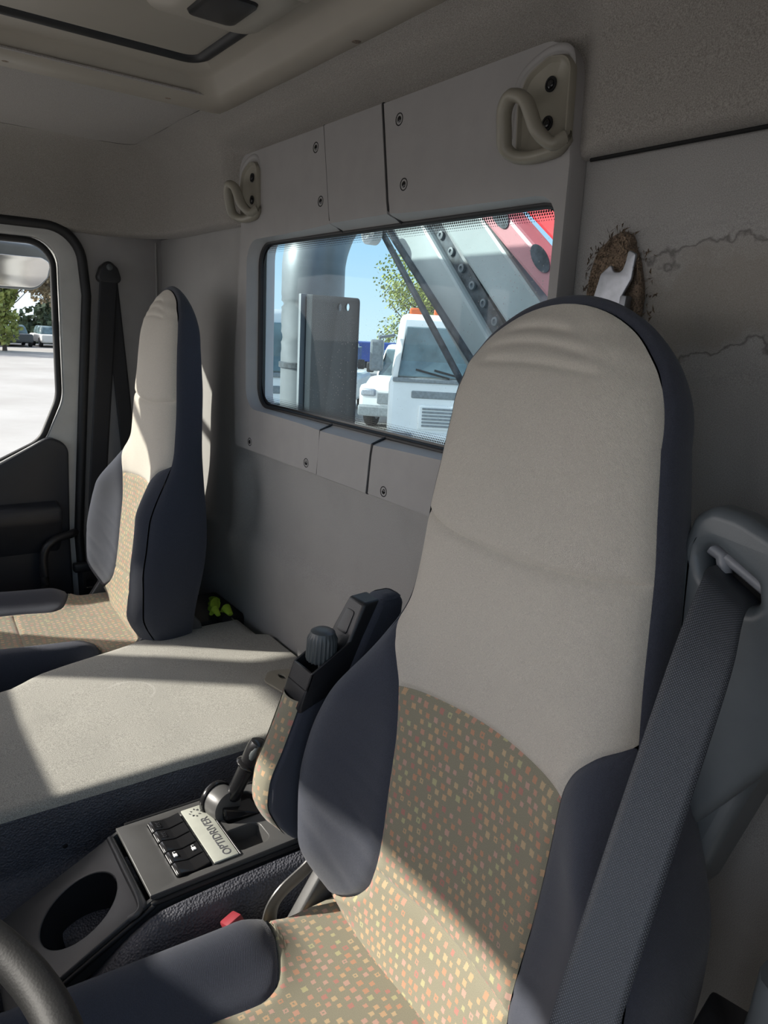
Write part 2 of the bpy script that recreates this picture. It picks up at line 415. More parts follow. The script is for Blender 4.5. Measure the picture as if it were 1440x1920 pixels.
def hull_me(rings):
    """loft closed rings (lists of points, equal count) with caps"""
    V = [p for r in rings for p in r]; n = len(rings[0]); F = []
    for i in range(len(rings) - 1):
        for k in range(n): F.append((i * n + k, i * n + (k + 1) % n, (i + 1) * n + (k + 1) % n, (i + 1) * n + k))
    F.append(tuple(range(n))[::-1]); F.append(tuple((len(rings) - 1) * n + k for k in range(n)))
    me = pyd(V, F); bm = bmesh.new(); bm.from_mesh(me); bmesh.ops.recalc_face_normals(bm, faces=bm.faces); bm.to_mesh(me); bm.free()
    smooth_angle(me, 40); return me
def bevel_me(me, off, seg=2, deg=30):
    bm = bmesh.new(); bm.from_mesh(me)
    es = [e for e in bm.edges if len(e.link_faces) == 2 and e.calc_face_angle(0) > math.radians(deg)]
    bmesh.ops.bevel(bm, geom=es, offset=off, segments=seg, affect='EDGES', profile=.5)
    bm.to_mesh(me); bm.free(); smooth_angle(me, 40); return me
def text_me(s, size, O, X, Y, depth=.0004, font_shear=0):
    cu = bpy.data.curves.new('t', 'FONT'); cu.body = s; cu.size = size; cu.extrude = depth; cu.align_x = 'CENTER'; cu.align_y = 'CENTER'
    ob = bpy.data.objects.new('t', cu); C.objects.link(ob)
    dg = bpy.context.evaluated_depsgraph_get(); me = bpy.data.meshes.new_from_object(ob.evaluated_get(dg))
    bpy.data.objects.remove(ob); bpy.data.curves.remove(cu)
    X = Vector(X).normalized(); Y = Vector(Y).normalized(); Z = X.cross(Y)
    m = Matrix((X, Y, Z)).transposed().to_4x4(); m.translation = Vector(O); me.transform(m); me.materials.clear(); return me
def lerp(a, b, t): return a + (b - a) * t
def sstep(x, a, b):
    t = max(0., min(1., (x - a) / (b - a))); return t * t * (3 - 2 * t)
def interp(x, tab):
    """smooth (monotone cubic) interpolation of a table sorted by key"""
    xs = [t[0] for t in tab]; ys = [t[1] for t in tab]
    if x <= xs[0]: return ys[0]
    if x >= xs[-1]: return ys[-1]
    n = len(xs); i = max(k for k in range(n - 1) if xs[k] <= x)
    d = [(ys[k + 1] - ys[k]) / (xs[k + 1] - xs[k]) for k in range(n - 1)]
    def tan(k):
        if k == 0: return d[0]
        if k == n - 1: return d[-1]
        return 0 if d[k - 1] * d[k] <= 0 else 2 * d[k - 1] * d[k] / (d[k - 1] + d[k])
    h = xs[i + 1] - xs[i]; t = (x - xs[i]) / h; m0, m1 = tan(i) * h, tan(i + 1) * h
    return (2 * t**3 - 3 * t**2 + 1) * ys[i] + (t**3 - 2 * t**2 + t) * m0 + (-2 * t**3 + 3 * t**2) * ys[i + 1] + (t**3 - t**2) * m1
def lin(a, b, n): return [a + (b - a) * k / (n - 1) for k in range(n)]
def struct(name, me, mat, smooth=True):
    o = link(name, me, mat, None, smooth); o['kind'] = 'structure'; return o

# ================================================================== SETTING: cab shell
XL, XR = -1.02, 1.06
# floor
struct('floor', box_me(XL - .05, XR + .03, -1.5, .06, -.04, 0, .0), M['rubber'])
# back wall: cloth-covered pressing with a horizontal step, window opening
def wall_y(x, z):
    y = .004
    y -= .012 * (1 - sstep(z, .75, .79))                       # lower part stands proud below a crease
    y -= .018 * math.exp(-((x + .50) / .035) ** 2) * (1 - sstep(z, .90, .97)) * (sstep(z, .66, .75))
    y += .020 * math.exp(-(((x + .45) / .05) ** 2 + ((z - .87) / .07) ** 2))
    return y
xs = lin(XL, -.30, 40) + lin(-.28, .40, 24) + lin(.42, XR, 60)
mew = []
zlo = lin(0, .72, 14) + lin(.73, 1.0, 28) + [1.03]
mew.append(grid_mesh(lambda u, v: Vector((u, wall_y(u, v), v)), xs, zlo))
mew.append(grid_mesh(lambda u, v: Vector((u, .004, v)), lin(XL, -.43, 12), lin(1.03, 1.46, 20)))
def torn_y(u, v):
    n = noise.noise(Vector((u * 22, v * 22, 1.3))); k = math.exp(-(((u - .62) / .12) ** 2 + ((v - 1.31) / .07) ** 2))
    rid = math.exp(-((abs(math.hypot((u - .62) / .15, (v - 1.29) / .075) - 1 + .35 * n)) / .035) ** 2) * .004
    return .004 - .006 * k * n - rid * (1 if u > .56 else 0)
mew.append(grid_mesh(lambda u, v: Vector((u, torn_y(u, v), v)), lin(.42, XR, 130), lin(1.03, 1.46, 90)))
wb = join_me([flipto(q, (0, -1, 1)) for q in mew])
struct('wall_back', wb, M['wall_cloth'])
# outer skin behind the cloth so no light leaks (sheet steel with window hole)
hole = fillet([(-.425, 1.055, .05), (.455, 1.055, .05), (.455, 1.435, .05), (-.425, 1.435, .05)])
skin = plate([[(XL - .06, -.3), (XR + .06, -.3), (XR + .06, 1.80), (XL - .06, 1.80)], hole], (0, .03, 0), YX, YZ, .02, .0005)
sk = struct('trim_6', skin, M['white_paint'])
sk['label'] = 'outer steel skin of the cab back'

# headliner: swept cove round the cab, rolling from walls into the ceiling
def plan():
    pts = [];
    for x in lin(XR, XL + .20, 90): pts.append((x, -.004, 0, -1))
    c = (XL + .20, -.204)
    for k in range(1, 16):
        a = math.pi / 2 + k / 16 * math.pi / 2
        pts.append((c[0] + .2 * math.cos(a), c[1] + .2 * math.sin(a), -math.cos(a), -math.sin(a)))
    for y in lin(-.204, -1.45, 40): pts.append((XL, y, 1, 0))
    return pts
PL = plan()
def cove(i, t):
    x, y, nx, ny = PL[int(i)]
    side = sstep(x, XL + .2, XL)   # 1 on the left wall
    rad = lerp(.085, .13, side); top = 1.652
    z0 = 1.455
    if t < .06: d, z = -.006 + .030 * math.sin(t / .06 * math.pi / 2) , z0 + .012 * (1 - math.cos(t / .06 * math.pi / 2))
    elif t < .5: d, z = .024 + .004 * (t - .06) / .44, lerp(z0 + .012, top - rad, (t - .06) / .44)
    else:
        a = (t - .5) / .5 * math.pi / 2; d, z = .028 + rad * (1 - math.cos(a)), top - rad + rad * math.sin(a)
    if ny < -.5:   # recess round the window surround
        dx = max(-.462 - x, x - .448, 0); dz = max(z - 1.588, 0); q = math.hypot(dx, dz)
        m_ = 1 - sstep(q, .004, .038); d = lerp(d, min(d, .0), m_)
    else: d = d
    w_ = .0015 * noise.noise(Vector((x * 6, y * 6, z * 6)))
    return Vector((x + nx * (d + w_), y + ny * (d + w_), z + w_))
cv = grid_mesh(cove, range(len(PL)), lin(0, 1, 60))
flipto(cv, (0, -.8, 1.3))
# flat of the ceiling with the hatch hole
flat = []
ring_in = [cove(i, 1) for i in range(len(PL))]
poly = [(p.x, p.y) for p in ring_in] + [(XL + .15, -1.5), (XR + .03, -1.5), (XR + .03, ring_in[0].y)]
HX0, HX1, HY0, HY1 = -.33, .36, -.86, -.125
struct('trim_2', tube_me([(XR, -.004, 1.4535), (.47, -.004, 1.4535)], .0022, 6), M['hole'])['label'] = 'dark joint under the headliner edge on the right'
hh = [(HX0, HY0), (HX1, HY0), (HX1, HY1), (HX0, HY1)]
cf = plate([poly, hh], (0, 0, 1.6552), (1, 0, 0), (0, 1, 0), .003, .0003)
struct('ceiling', join_me([cv, cf]), M['head_cloth'])
roof = plate([[(XL - .06, -1.5), (XR + .06, -1.5), (XR + .06, .08), (XL - .06, .08)]], (0, 0, 1.80), (1, 0, 0), (0, 1, 0), .03, .003)
rf = struct('trim_5', roof, M['white_paint']); rf['label'] = 'painted steel roof panel above the headliner'

# left wall (passenger side): trim behind the door opening; door in the opening
door_out = fillet([(-1.15, .05, .05), (-.235, .05, .05), (-.245, .66, 0), (-.19, 1.30, .02), (-.21, 1.468, .10), (-1.15, 1.468, .12)], 8)
wl = plate([[(-1.5, -.04), (.06, -.04), (.06, 1.80), (-1.5, 1.80)], door_out, fillet([(-1.385, .95, .03), (-1.225, .95, .03), (-1.215, 1.43, .03), (-1.385, 1.43, .03)])], (XL, 0, 0), (0, 1, 0), (0, 0, 1), .05, .001)
struct('wall_left', wl, M['gplastic'])
link('corner_seam', tube_me([(XL + .003, -.012, .55), (XL + .003, -.012, 1.452)], .003, 6), M['wall_cloth'], bpy.data.objects['wall_left'])
# right wall: unseen pillar and roof rail, driver doorway made smaller to dim the back wall
wr = plate([[(-1.5, -.04), (.06, -.04), (.06, 1.80), (-1.5, 1.80)], fillet([(-1.15, .40, .05), (-.44, .40, .05), (-.44, 1.50, .12), (-1.15, 1.50, .12)])], (XR + .03, 0, 0), (0, 1, 0), (0, 0, 1), .05, .001)
struct('wall_right', wr, M['gplastic'])
# front: bulkhead, dashboard and windscreen surround
ws = fillet([(-.99, .93, .03), (.99, .93, .08), (.96, 1.435, .08), (-.2, 1.408, 0), (-.99, 1.412, .03)])
wf = plate([[(XL - .03, -.04), (XR + .03, -.04), (XR + .03, 1.80), (XL - .03, 1.80)], ws], (0, -1.40, 0), YX, YZ, .05, .002)
struct('wall_front', wf, M['door_card'])
dash_prof = [(-1.40, .30), (-1.40, .96), (-1.25, .97), (-1.06, .93), (-1.0, .87), (-1.0, .70), (-1.08, .45), (-1.12, .30)]
struct('trim_4', bevel_me(hull_me([[Vector((x, a, b)) for a, b in dash_prof] for x in (XL + .03, XR - .03)]), .02, 3), M['door_card'])
bpy.data.objects['trim_4']['label'] = 'dark dashboard below the windscreen'

# ---- rear window surround (parts) in the recess
TR = thing('trim_1', None, None, (0.0, -.02, 1.0)); TR['kind'] = 'structure'; TR['label'] = 'grey plastic surround of the rear window'
WO = fillet([(-.401, 1.076, .045), (.433, 1.076, .045), (.430, 1.4145, .03), (-.401, 1.4145, .045)], 8)
PY = -.024
def ysurf(x, z):
    """surround face: flat, dished down to the glass edge"""
    dx = max(-.447 - x, x - .410, 0); dz = max(1.058 - z, z - 1.424, 0)
    r = .05; dx2 = max(-.447 + r - x, x - .410 + r, 0); dz2 = max(1.058 + r - z, z - 1.424 + r, 0)
    dd = math.hypot(dx2, dz2) - r if (dx2 > 0 and dz2 > 0) else max(dx, dz)
    wd = .012 if dx2 > dz2 else .020
    wd = lerp(.020, .016, min(1, dx2 / .05))
    k = sstep(dd, 0, wd)
    return lerp(.036, PY, k ** .8)
OUT = [(-.520, .972), (.475, .972), (.470, 1.36), (.466, 1.46), (.440, 1.556), (.40, 1.5975), (-.46, 1.5975), (-.503, 1.575), (-.503, 1.47), (-.52, 1.2)]
OUTR = fillet([(-.466, .980, .01), (.462, .977, .01), (.458, 1.45, .03), (.442, 1.588, .045), (-.452, 1.586, .035), (-.440, 1.45, 0), (-.472, 1.15, 0)], 10)
# The surround is built as radial strips: inner loop (window edge) -> face edge -> outer loop -> flange back to the wall.
def loop_pt(poly, ang, c=(0.02, 1.25)):
    d = (math.cos(ang), math.sin(ang)); best = None
    n = len(poly)
    for i in range(n):
        a, b = poly[i], poly[(i + 1) % n]; ex, ey = b[0] - a[0], b[1] - a[1]
        den = d[0] * ey - d[1] * ex
        if abs(den) < 1e-12: continue
        ax, ay = a[0] - c[0], a[1] - c[1]
        t = (ax * ey - ay * ex) / den; s = (ax * d[1] - ay * d[0]) / den
        if t > 0 and -1e-9 <= s <= 1 + 1e-9 and (best is None or t > best): best = t
    return (c[0] + d[0] * best, c[1] + d[1] * best)
def ang_of(x, z, c=(0.02, 1.25)): return math.atan2(z - c[1], x - c[0])
def strip(a0, a1, n, y_off=0.0, straight0=None, straight1=None):
    """strip of the surround from angle a0 to a1 (radians). straight0/1 = x position of a vertical seam"""
    V = []; F = []; cols = []
    for k in range(n + 1):
        a = lerp(a0, a1, k / n)
        pi, po = loop_pt(WO, a), loop_pt(OUTR, a)
        cols.append((pi, po, k / n))
    def xfix(p, k, which):
        x, z = p
        if straight0 is not None:
            ref = loop_pt(WO if which == 0 else OUTR, a0)[0]; x += (straight0[which] - ref) * max(0, 1 - k * max(1, n / 24)) ** 1.5
        if straight1 is not None:
            ref = loop_pt(WO if which == 0 else OUTR, a1)[0]; x += (straight1[which] - ref) * max(0, 1 - (1 - k) * max(1, n / 24)) ** 1.5
        return (x, z)
    for pi, po, k in cols:
        pi = xfix(pi, k, 0); po = xfix(po, k, 1)
        L = math.hypot(po[0] - pi[0], po[1] - pi[1])
        ts = [0, .002 / L, .004 / L, .0065 / L, .009 / L, .0115 / L, .030 / L]
        q0 = min(.030 / L, .5 + .006 / L); ts[-1] = q0
        ts += [lerp(q0, 1 - .006 / L, q) for q in (.25, .5, .75, 1)] + [1 - .002 / L, 1.0, 1.0]
        for j, t in enumerate(ts):
            x, z = lerp(pi[0], po[0], t), lerp(pi[1], po[1], t)
            y = lerp(.004, PY, sstep(t * L, .0, .013)) if t * L < .013 else PY
            if j == len(ts) - 3: y = PY
            if j == len(ts) - 2: y = PY + .004
            if j == len(ts) - 1: y = .003
            V.append(Vector((x, y + y_off, z)))
    rows = len(V) // (n + 1)
    for k in range(n):
        for j in range(rows - 1): F.append((k * rows + j, k * rows + j + 1, (k + 1) * rows + j + 1, (k + 1) * rows + j))
    me = pyd(V, F); flipto(me, (0, -3, 1.2))
    # give it thickness at the seams
    bm = bmesh.new(); bm.from_mesh(me)
    for side in (0, n):
        ids = [side * rows + j for j in range(rows)]
        bm.verts.ensure_lookup_table(); vs_ = [bm.verts[i] for i in ids]
        nv = [bm.verts.new((v.co.x, v.co.y + .012, v.co.z)) for v in vs_]
        for j in range(rows - 1):
            try: bm.faces.new((vs_[j], vs_[j + 1], nv[j + 1], nv[j]))
            except ValueError: pass
    bmesh.ops.recalc_face_normals(bm, faces=bm.faces); bm.to_mesh(me); bm.free(); flipto(me, (0, -3, 1.2)); smooth_angle(me, 50)
    return me
g = .0018
SU_L, SU_R = (-.073, -.104), (.101, .070)     # upper seams: x at the window edge, x at the outer edge
SL_L, SL_R = (-.085, -.093), (.086, .077)     # lower seams
def o_(t, d): return (t[0] + d, t[1] + d)
aUL, aUR = ang_of(-.088, 1.51), ang_of(.085, 1.51)
aLL, aLR = ang_of(-.089, 1.02), ang_of(.082, 1.02)
link('left_panel', strip(aUL, 2 * math.pi + aLL, 170, 0, o_(SU_L, -g), o_(SL_L, -g)), M['gplastic'], TR)
link('upper_centre_panel', strip(aUR, aUL, 24, -.002, o_(SU_R, -g), o_(SU_L, g)), M['gplastic'], TR)
link('right_panel', strip(aLR, aUR, 170, 0, o_(SL_R, g), o_(SU_R, g)), M['gplastic'], TR)
link('lower_centre_panel', strip(aLL, aLR, 24, -.002, o_(SL_L, g), o_(SL_R, -g)), M['gplastic'], TR)
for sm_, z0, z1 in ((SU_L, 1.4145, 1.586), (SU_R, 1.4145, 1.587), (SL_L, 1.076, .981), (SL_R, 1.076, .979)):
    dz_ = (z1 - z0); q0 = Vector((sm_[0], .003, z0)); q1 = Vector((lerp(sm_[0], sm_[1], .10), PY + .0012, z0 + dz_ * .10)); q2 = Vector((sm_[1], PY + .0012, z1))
    link('seam_shade_strip', tube_me([q0, q1, q2], .0026, 6), M['rubber'], TR)  # dark strip added so the gap between panels shows as a shaded line
def screw(x, z, parent, y=PY, n=(0, -1, 0), r=.0075):
    cup = lathe_me([(r * 1.25, 0), (r * 1.2, .0015), (r, .0012), (r * .85, -.003)], (x, y + .001, z), n, 20)
    s = link('screw', cup, M['hole'], parent)
    hd = lathe_me([(r * .62, -.002), (r * .62, .0008), (r * .45, .0018), (r * .18, .0018), (r * .16, 0)], (x, y + .0005, z), n, 12)
    link('screw_head', hd, M['gloss_black'], s)
for x, z in ((-.131, 1.555), (-.109, 1.465), (.115, 1.556), (.135, 1.464), (-.387, .999), (-.135, .996), (.125, .993), (.37, .993)):
    screw(x, z, TR)

# ---- rear glass with black dotted border
W1 = tag(thing('window_1', None, None, (-.02, .045, 1.24)), 'rear window looking out of the cab at parked trucks', None, None, 'structure')
gp = fillet([(-.42, 1.05, .05), (.45, 1.05, .05), (.45, 1.435, .05), (-.42, 1.435, .05)])
link('glass_pane', grid_mesh(lambda u, v: Vector((u, .010, v)), lin(-.42, .45, 2), lin(1.05, 1.435, 2)), M['glass'], W1, False)
flipto(bpy.data.objects['glass_pane'].data, (0, -9, 0))
inner = fillet([(-.396, 1.086, .045), (.430, 1.086, .05), (.425, 1.409, .03), (-.396, 1.409, .045)], 8)
link('border_band', plate([gp, inner], (0, .0085, 0), YX, YZ, .0012, .0003), M['frit'], W1)
seal = [Vector((x, .006, z)) for x, z in fillet([(-.402, 1.076, .045), (.434, 1.076, .045), (.431, 1.4150, .03), (-.402, 1.4150, .045)], 10)]
link('window_seal', tube_me(seal, .0058, 8, True, ref=(0, 1, 0)), M['rubber'], W1)
V = []; F = []
def dot(x, z, r):
    b = len(V); V.extend(Vector((x + r * math.cos(k * math.pi / 3), .0070, z + r * math.sin(k * math.pi / 3))) for k in range(6)); F.append(tuple(range(b, b + 6)))
p_ = .0042
for row in range(4):
    r = .0019 - .00038 * row
    n = int(.84 / p_)
    for k in range(n):
        x = -.40 + (k + .5 * (row % 2)) * p_
        if -.37 < x < .418: dot(x, 1.4065 - row * .0036, r)
        if -.37 < x < .41: dot(x, 1.0885 + row * .0036, r)
    for k in range(int(.27 / p_)):
        z = 1.11 + (k + .5 * (row % 2)) * p_
dm = pyd(V, F); flipto(dm, (0, -9, 1))
link('border_dots', dm, M['frit'], W1, False)['kind'] = 'stuff'

# ================================================================== coat hooks
def coat_hook(x, z, s, label):
    t = thing('coat_hook', label, 'hook', (x, PY, z), 'coat hooks at the top corners of the window surround')
    # recessed escutcheon: outer rim
    A = [(x - .046, z + .006, .02), (x - .036, z + .036, .03), (x - .0, z + .050, .02), (x + .036, z + .044, .022), (x + .040, z - .052, .010), (x - .042, z - .056, .010)]
    o1 = fillet(A, 8)
    cx, cz = sum(q[0] for q in o1) / len(o1), sum(q[1] for q in o1) / len(o1)
    def ring(k, y): return [Vector((cx + (q[0] - cx) * k, y, cz + (q[1] - cz) * k)) for q in o1]
    shell = hull_me([ring(1.0, PY + .002), ring(1.0, PY - .004), ring(.97, PY - .0075), ring(.92, PY - .0075), ring(.84, PY - .003), ring(.5, PY - .0005), ring(.05, PY - .0005)])
    link('hook_plate', shell, M['hook'], t)
    ringo = [Vector((cx + (q[0] - cx) * 1.06 - .002, PY - .001, cz + (q[1] - cz) * 1.06 + .004)) for q in o1]
    for dz_ in (.020, -.022):
        sc_ = lathe_me([(.0085, 0), (.0085, .0012), (.006, .0014), (.0055, -.002)], (x + .002, PY - .0015, z + dz_), (0, -1, 0), 18)
        s1 = link('screw', sc_, M['hole'], t)
        link('screw_head', lathe_me([(.0048, -.001), (.0048, .001), (.0035, .002), (.0015, .002)], (x + .002, PY - .002, z + dz_), (0, -1, 0), 12), M['gloss_black'], s1)
    # looped grip: leaves the bottom of the plate, curls out and up
    def L(u, f, h): return Vector((x + u, PY - f, z + h))
    path = cr_spline([L(.036, .005, -.044), L(.027, .016, -.050), L(.013, .028, -.036), L(.005, .034, -.016), L(-.001, .037, -.004), L(-.012, .039, .003), L(-.025, .039, .004), L(-.035, .037, -.008), L(-.037, .033, -.028),
                      L(-.040, .026, -.046), L(-.032, .016, -.055), L(-.014, .010, -.058), L(.008, .008, -.057), L(.026, .006, -.054)], 6, True)
    link('hook_loop', tube_me(path, .0078, 12, True, 1.3, (0, 1, 0)), M['hook'], t)
    return t
coat_hook(.415, 1.519, 1, 'khaki plastic coat hook at the top right corner of the window surround')
coat_hook(-.385, 1.517, 1, 'small far khaki coat hook at the top left corner of the window surround')
for xx in (.415, -.385):
    A = cr_spline([Vector((xx - .060, PY + .0005, 1.49)), Vector((xx - .058, PY + .0005, 1.535)), Vector((xx - .046, PY + .0005, 1.562)), Vector((xx - .005, PY + .0005, 1.577)), Vector((xx + .026, PY + .0005, 1.568)), Vector((xx + .032, PY + .0005, 1.53))], 8)
    link('hook_surround', tube_me(A, .0045, 8, False, .5, (0, 1, 0)), M['gplastic'], TR)

# ================================================================== roof hatch
HT = thing('roof_hatch', 'warm grey plastic roof hatch frame and lid set in the headliner', 'hatch', (.02, -.48, 1.66))
def rr(x0, x1, y0, y1, z, r, n=8): return [Vector((a, b, z)) for a, b in fillet([(x0, y0, r), (x1, y0, r), (x1, y1, r), (x0, y1, r)], n)]
ox0, ox1, oy0, oy1 = -.412, .452, -.95, -.074
rings = [rr(ox0, ox1, oy0, oy1, 1.6535, .03), rr(ox0, ox1, oy0, oy1, 1.6485, .03), rr(ox0 + .003, ox1 - .003, oy0 + .003, oy1 - .003, 1.646, .03),
         rr(ox0 + .055, ox1 - .055, oy0 + .055, oy1 - .045, 1.644, .035), rr(ox0 + .075, ox1 - .075, oy0 + .07, oy1 - .055, 1.652, .04),
         rr(ox0 + .095, ox1 - .095, oy0 + .095, oy1 - .075, 1.672, .04), rr(ox0 + .108, ox1 - .108, oy0 + .11, oy1 - .085, 1.676, .04),
         rr(ox0 + .150, ox1 - .150, oy0 + .14, oy1 - .108, 1.679, .03), rr(ox0 + .152, ox1 - .152, oy0 + .142, oy1 - .110, 1.682, .03), rr(ox0 + .152, ox1 - .152, oy0 + .142, oy1 - .110, 1.72, .03)]
V = [p for r in rings for p in r]; n = len(rings[0]); F = []
for i in range(len(rings) - 1):
    for k in range(n): F.append((i * n + k, i * n + (k + 1) % n, (i + 1) * n + (k + 1) % n, (i + 1) * n + k))
fm = pyd(V, F); flipto(fm, (0, -.5, 1)); smooth_angle(fm, 45)
link('hatch_frame', fm, M['hatch'], HT)
lx0, lx1, ly0, ly1 = ox0 + .166, ox1 - .166, oy0 + .156, oy1 - .122
link('hatch_seal', tube_me(rr(lx0 - .007, lx1 + .007, ly0 - .007, ly1 + .007, 1.686, .03), .012, 8, True), M['rubber'], HT)
link('hatch_lid', bevel_me(hull_me([rr(lx0, lx1, ly0, ly1, 1.70, .02), rr(lx0, lx1, ly0, ly1, 1.684, .02), rr(lx0 + .012, lx1 - .012, ly0 + .012, ly1 - .012, 1.680, .02)]), .001, 1), M['hatch'], HT)
# latch housing, its black grip, cut-out bezel and screw caps
hs = hull_me([rr(-.06, .155, -.36, -.185, 1.682, .03), rr(-.045, .15, -.35, -.19, 1.664, .03), rr(.0, .145, -.335, -.215, 1.650, .03), rr(.015, .13, -.325, -.228, 1.648, .02)])
h_ = link('latch_housing', hs, M['hatch'], HT)
link('latch_handle', hull_me([rr(.022, .115, -.318, -.248, 1.650, .012), rr(.024, .112, -.315, -.25, 1.6445, .012), rr(.03, .10, -.31, -.256, 1.6435, .01)]), M['gloss_black'], h_, label='black latch handle')
link('latch_bracket', box_me(.135, .20, -.30, -.195, 1.655, 1.668, .004), M['hatch'], HT)
for x, y in ((-.372, -.20), (-.372, -.47), (.10, -.095)):
    link('screw_cap', lathe_me([(.007, .001), (.007, -.0015), (.0045, -.0022)], (x, y, 1.6465), (0, 0, 1), 14), M['felt'], HT)

# ================================================================== torn hole with bracket
TH = thing('torn_cloth_edge', 'brown frayed felt showing round the tear in the wall cloth', 'tear', (.52, .0, 1.32))
def crescent():
    c = Vector((.530, 0, 1.302)); V = []; F = []
    outer = [(.487, 1.26), (.485, 1.295), (.485, 1.325), (.494, 1.352), (.510, 1.366), (.525, 1.372), (.538, 1.367), (.543, 1.356), (.550, 1.345), (.556, 1.33), (.562, 1.30), (.558, 1.27), (.555, 1.25)]
    poly = [(p.x, p.y) for p in cr_spline([Vector((a, b, 0)) for a, b in outer], 5, True)]
    rings = []
    for k, y in ((1.0, .004), (1.0, -.002), (.93, -.0045), (.8, .0), (.4, .003), (.05, .003)):
        rings.append([Vector((c.x + (a - c.x) * k + .0012 * noise.noise(Vector((a * 300, b * 300, k))), y - .0022 * noise.noise(Vector((a * 160, b * 160, k * 5))), c.z + (b - c.z) * k + .0012 * noise.noise(Vector((b * 300, a * 300, k))))) for a, b in poly])
    return hull_me(rings), poly
cm, cpoly = crescent()
link('felt', cm, M['felt'], TH)
V = []; F = []
for _ in range(260):
    a, b = R_.choice(cpoly); k = R_.uniform(.75, 1.12); x = .53 + (a - .53) * k; z = 1.302 + (b - 1.302) * k
    if x > .55: x += R_.uniform(-.005, .02)
    th = R_.uniform(0, 6.28); l = R_.uniform(.004, .012); dx, dz = math.cos(th) * l, math.sin(th) * l; y0 = -.003; y1 = -.003 - R_.uniform(.001, .006)
    q = len(V); wv = .00010
    V += [Vector((x, y0, z)), Vector((x + wv, y0, z + wv)), Vector((x + dx * .5 + wv, y1, z + dz * .7)), Vector((x + dx, y1 + .002, z + dz))]
    F.append((q, q + 1, q + 2, q + 3))
link('loose_fibres', pyd(V, F), M['felt'], TH, False)['kind'] = 'stuff'
BK = thing('steel_bracket', 'bright steel bracket with a notched end poking through the torn wall cloth', 'bracket', (.53, -.006, 1.28))
bp = fillet([(.500, 1.20, 0), (.535, 1.20, 0), (.538, 1.30, .006), (.549, 1.320, .008), (.551, 1.347, .003), (.5405, 1.3525, .003), (.5385, 1.3385, .003), (.535, 1.3285, .006), (.524, 1.3285, .006), (.5195, 1.3375, .003), (.506, 1.327, .008), (.499, 1.30, .01)], 5)
link('bracket_plate', plate([bp], (0, -.008, 0), YX, YZ, .004, .0012), M['steel'], BK)
link('bracket_flange', box_me(.536, .545, -.012, .0, 1.20, 1.303, .002, rot=Matrix.Rotation(math.radians(4), 3, 'Y')), M['steel'], BK)

# ================================================================== passenger door (structure)
D = thing('door_1', None, None, (XL, -.65, .05)); D['kind'] = 'structure'; D['label'] = 'passenger door of the cab with its window and dark inner panel'
XD = XL + .005
dframe = fillet([(-1.14, .06, .05), (-.238, .06, .05), (-.249, .66, 0), (-.197, 1.30, .02), (-.214, 1.462, .085), (-1.14, 1.462, .12)], 10)
dwin = fillet([(-1.10, .80, .08), (-.56, .80, .06), (-.325, .914, .08), (-.272, 1.03, .12), (-.268, 1.432, .065), (-1.10, 1.432, .05)], 10)
link('door_frame', plate([dframe, dwin], (XD + .010, 0, 0), (0, 1, 0), (0, 0, 1), .035, .006, 3), M['door_paint'], D)
link('door_seal', tube_me([Vector((XD + .012, a, b)) for a, b in fillet([(-1.155, .05, .05), (-.232, .05, .05), (-.250, .66, 0), (-.203, 1.30, .02), (-.216, 1.466, .095), (-1.155, 1.466, .12)], 10)], .0125, 10, True, ref=(1, 0, 0)), M['rubber'], D)
link('window_seal', tube_me([Vector((XD + .004, a, b)) for a, b in fillet([(-1.095, .808, .08), (-.56, .808, .06), (-.332, .920, .08), (-.282, 1.035, .12), (-.279, 1.424, .06), (-1.095, 1.424, .05)], 10)], .0085, 10, True, ref=(1, 0, 0)), M['rubber'], D)
W2 = grid_mesh(lambda u, v: Vector((XD - .008, u, v)), lin(-1.12, -.25, 2), lin(.78, 1.445, 2)); flipto(W2, (1, 0, 1))
link('door_glass', W2, M['door_glass'], D, False)
card = fillet([(-1.08, .10, .05), (-.268, .10, .03), (-.276, .66, 0), (-.268, .912, .045), (-.318, .935, .03), (-.56, .802, .04), (-1.08, .802, .04)], 8)
link('door_panel', plate([card], (XD + .030, 0, 0), (0, 1, 0), (0, 0, 1), .022, .008, 3), M['door_card'], D)
link('sill_strip', tube_me([(XD + .022, -1.0, .803), (XD + .022, -.56, .803), (XD + .022, -.335, .921)], .0042, 8), M['door_paint'], D)
link('armrest', bevel_me(hull_me([[Vector((XD + .02, a, .765)), Vector((XD + .07, a, .752)), Vector((XD + .075, a, .72)), Vector((XD + .02, a, .60))] for a in (-1.0, -.30)]), .012, 3), M['door_card'], D)
gh = cr_spline([(XD + .02, -.262, .665), (XD + .05, -.285, .668), (XD + .06, -.325, .66), (XD + .06, -.352, .62), (XD + .06, -.352, .50), (XD + .02, -.352, .40)], 6)
link('grab_handle', tube_me(gh, .011, 12), M['black'], D)
link('door_pocket', box_me(XD + .02, XD + .06, -1.0, -.30, .12, .36, .015, 3), M['door_card'], D)

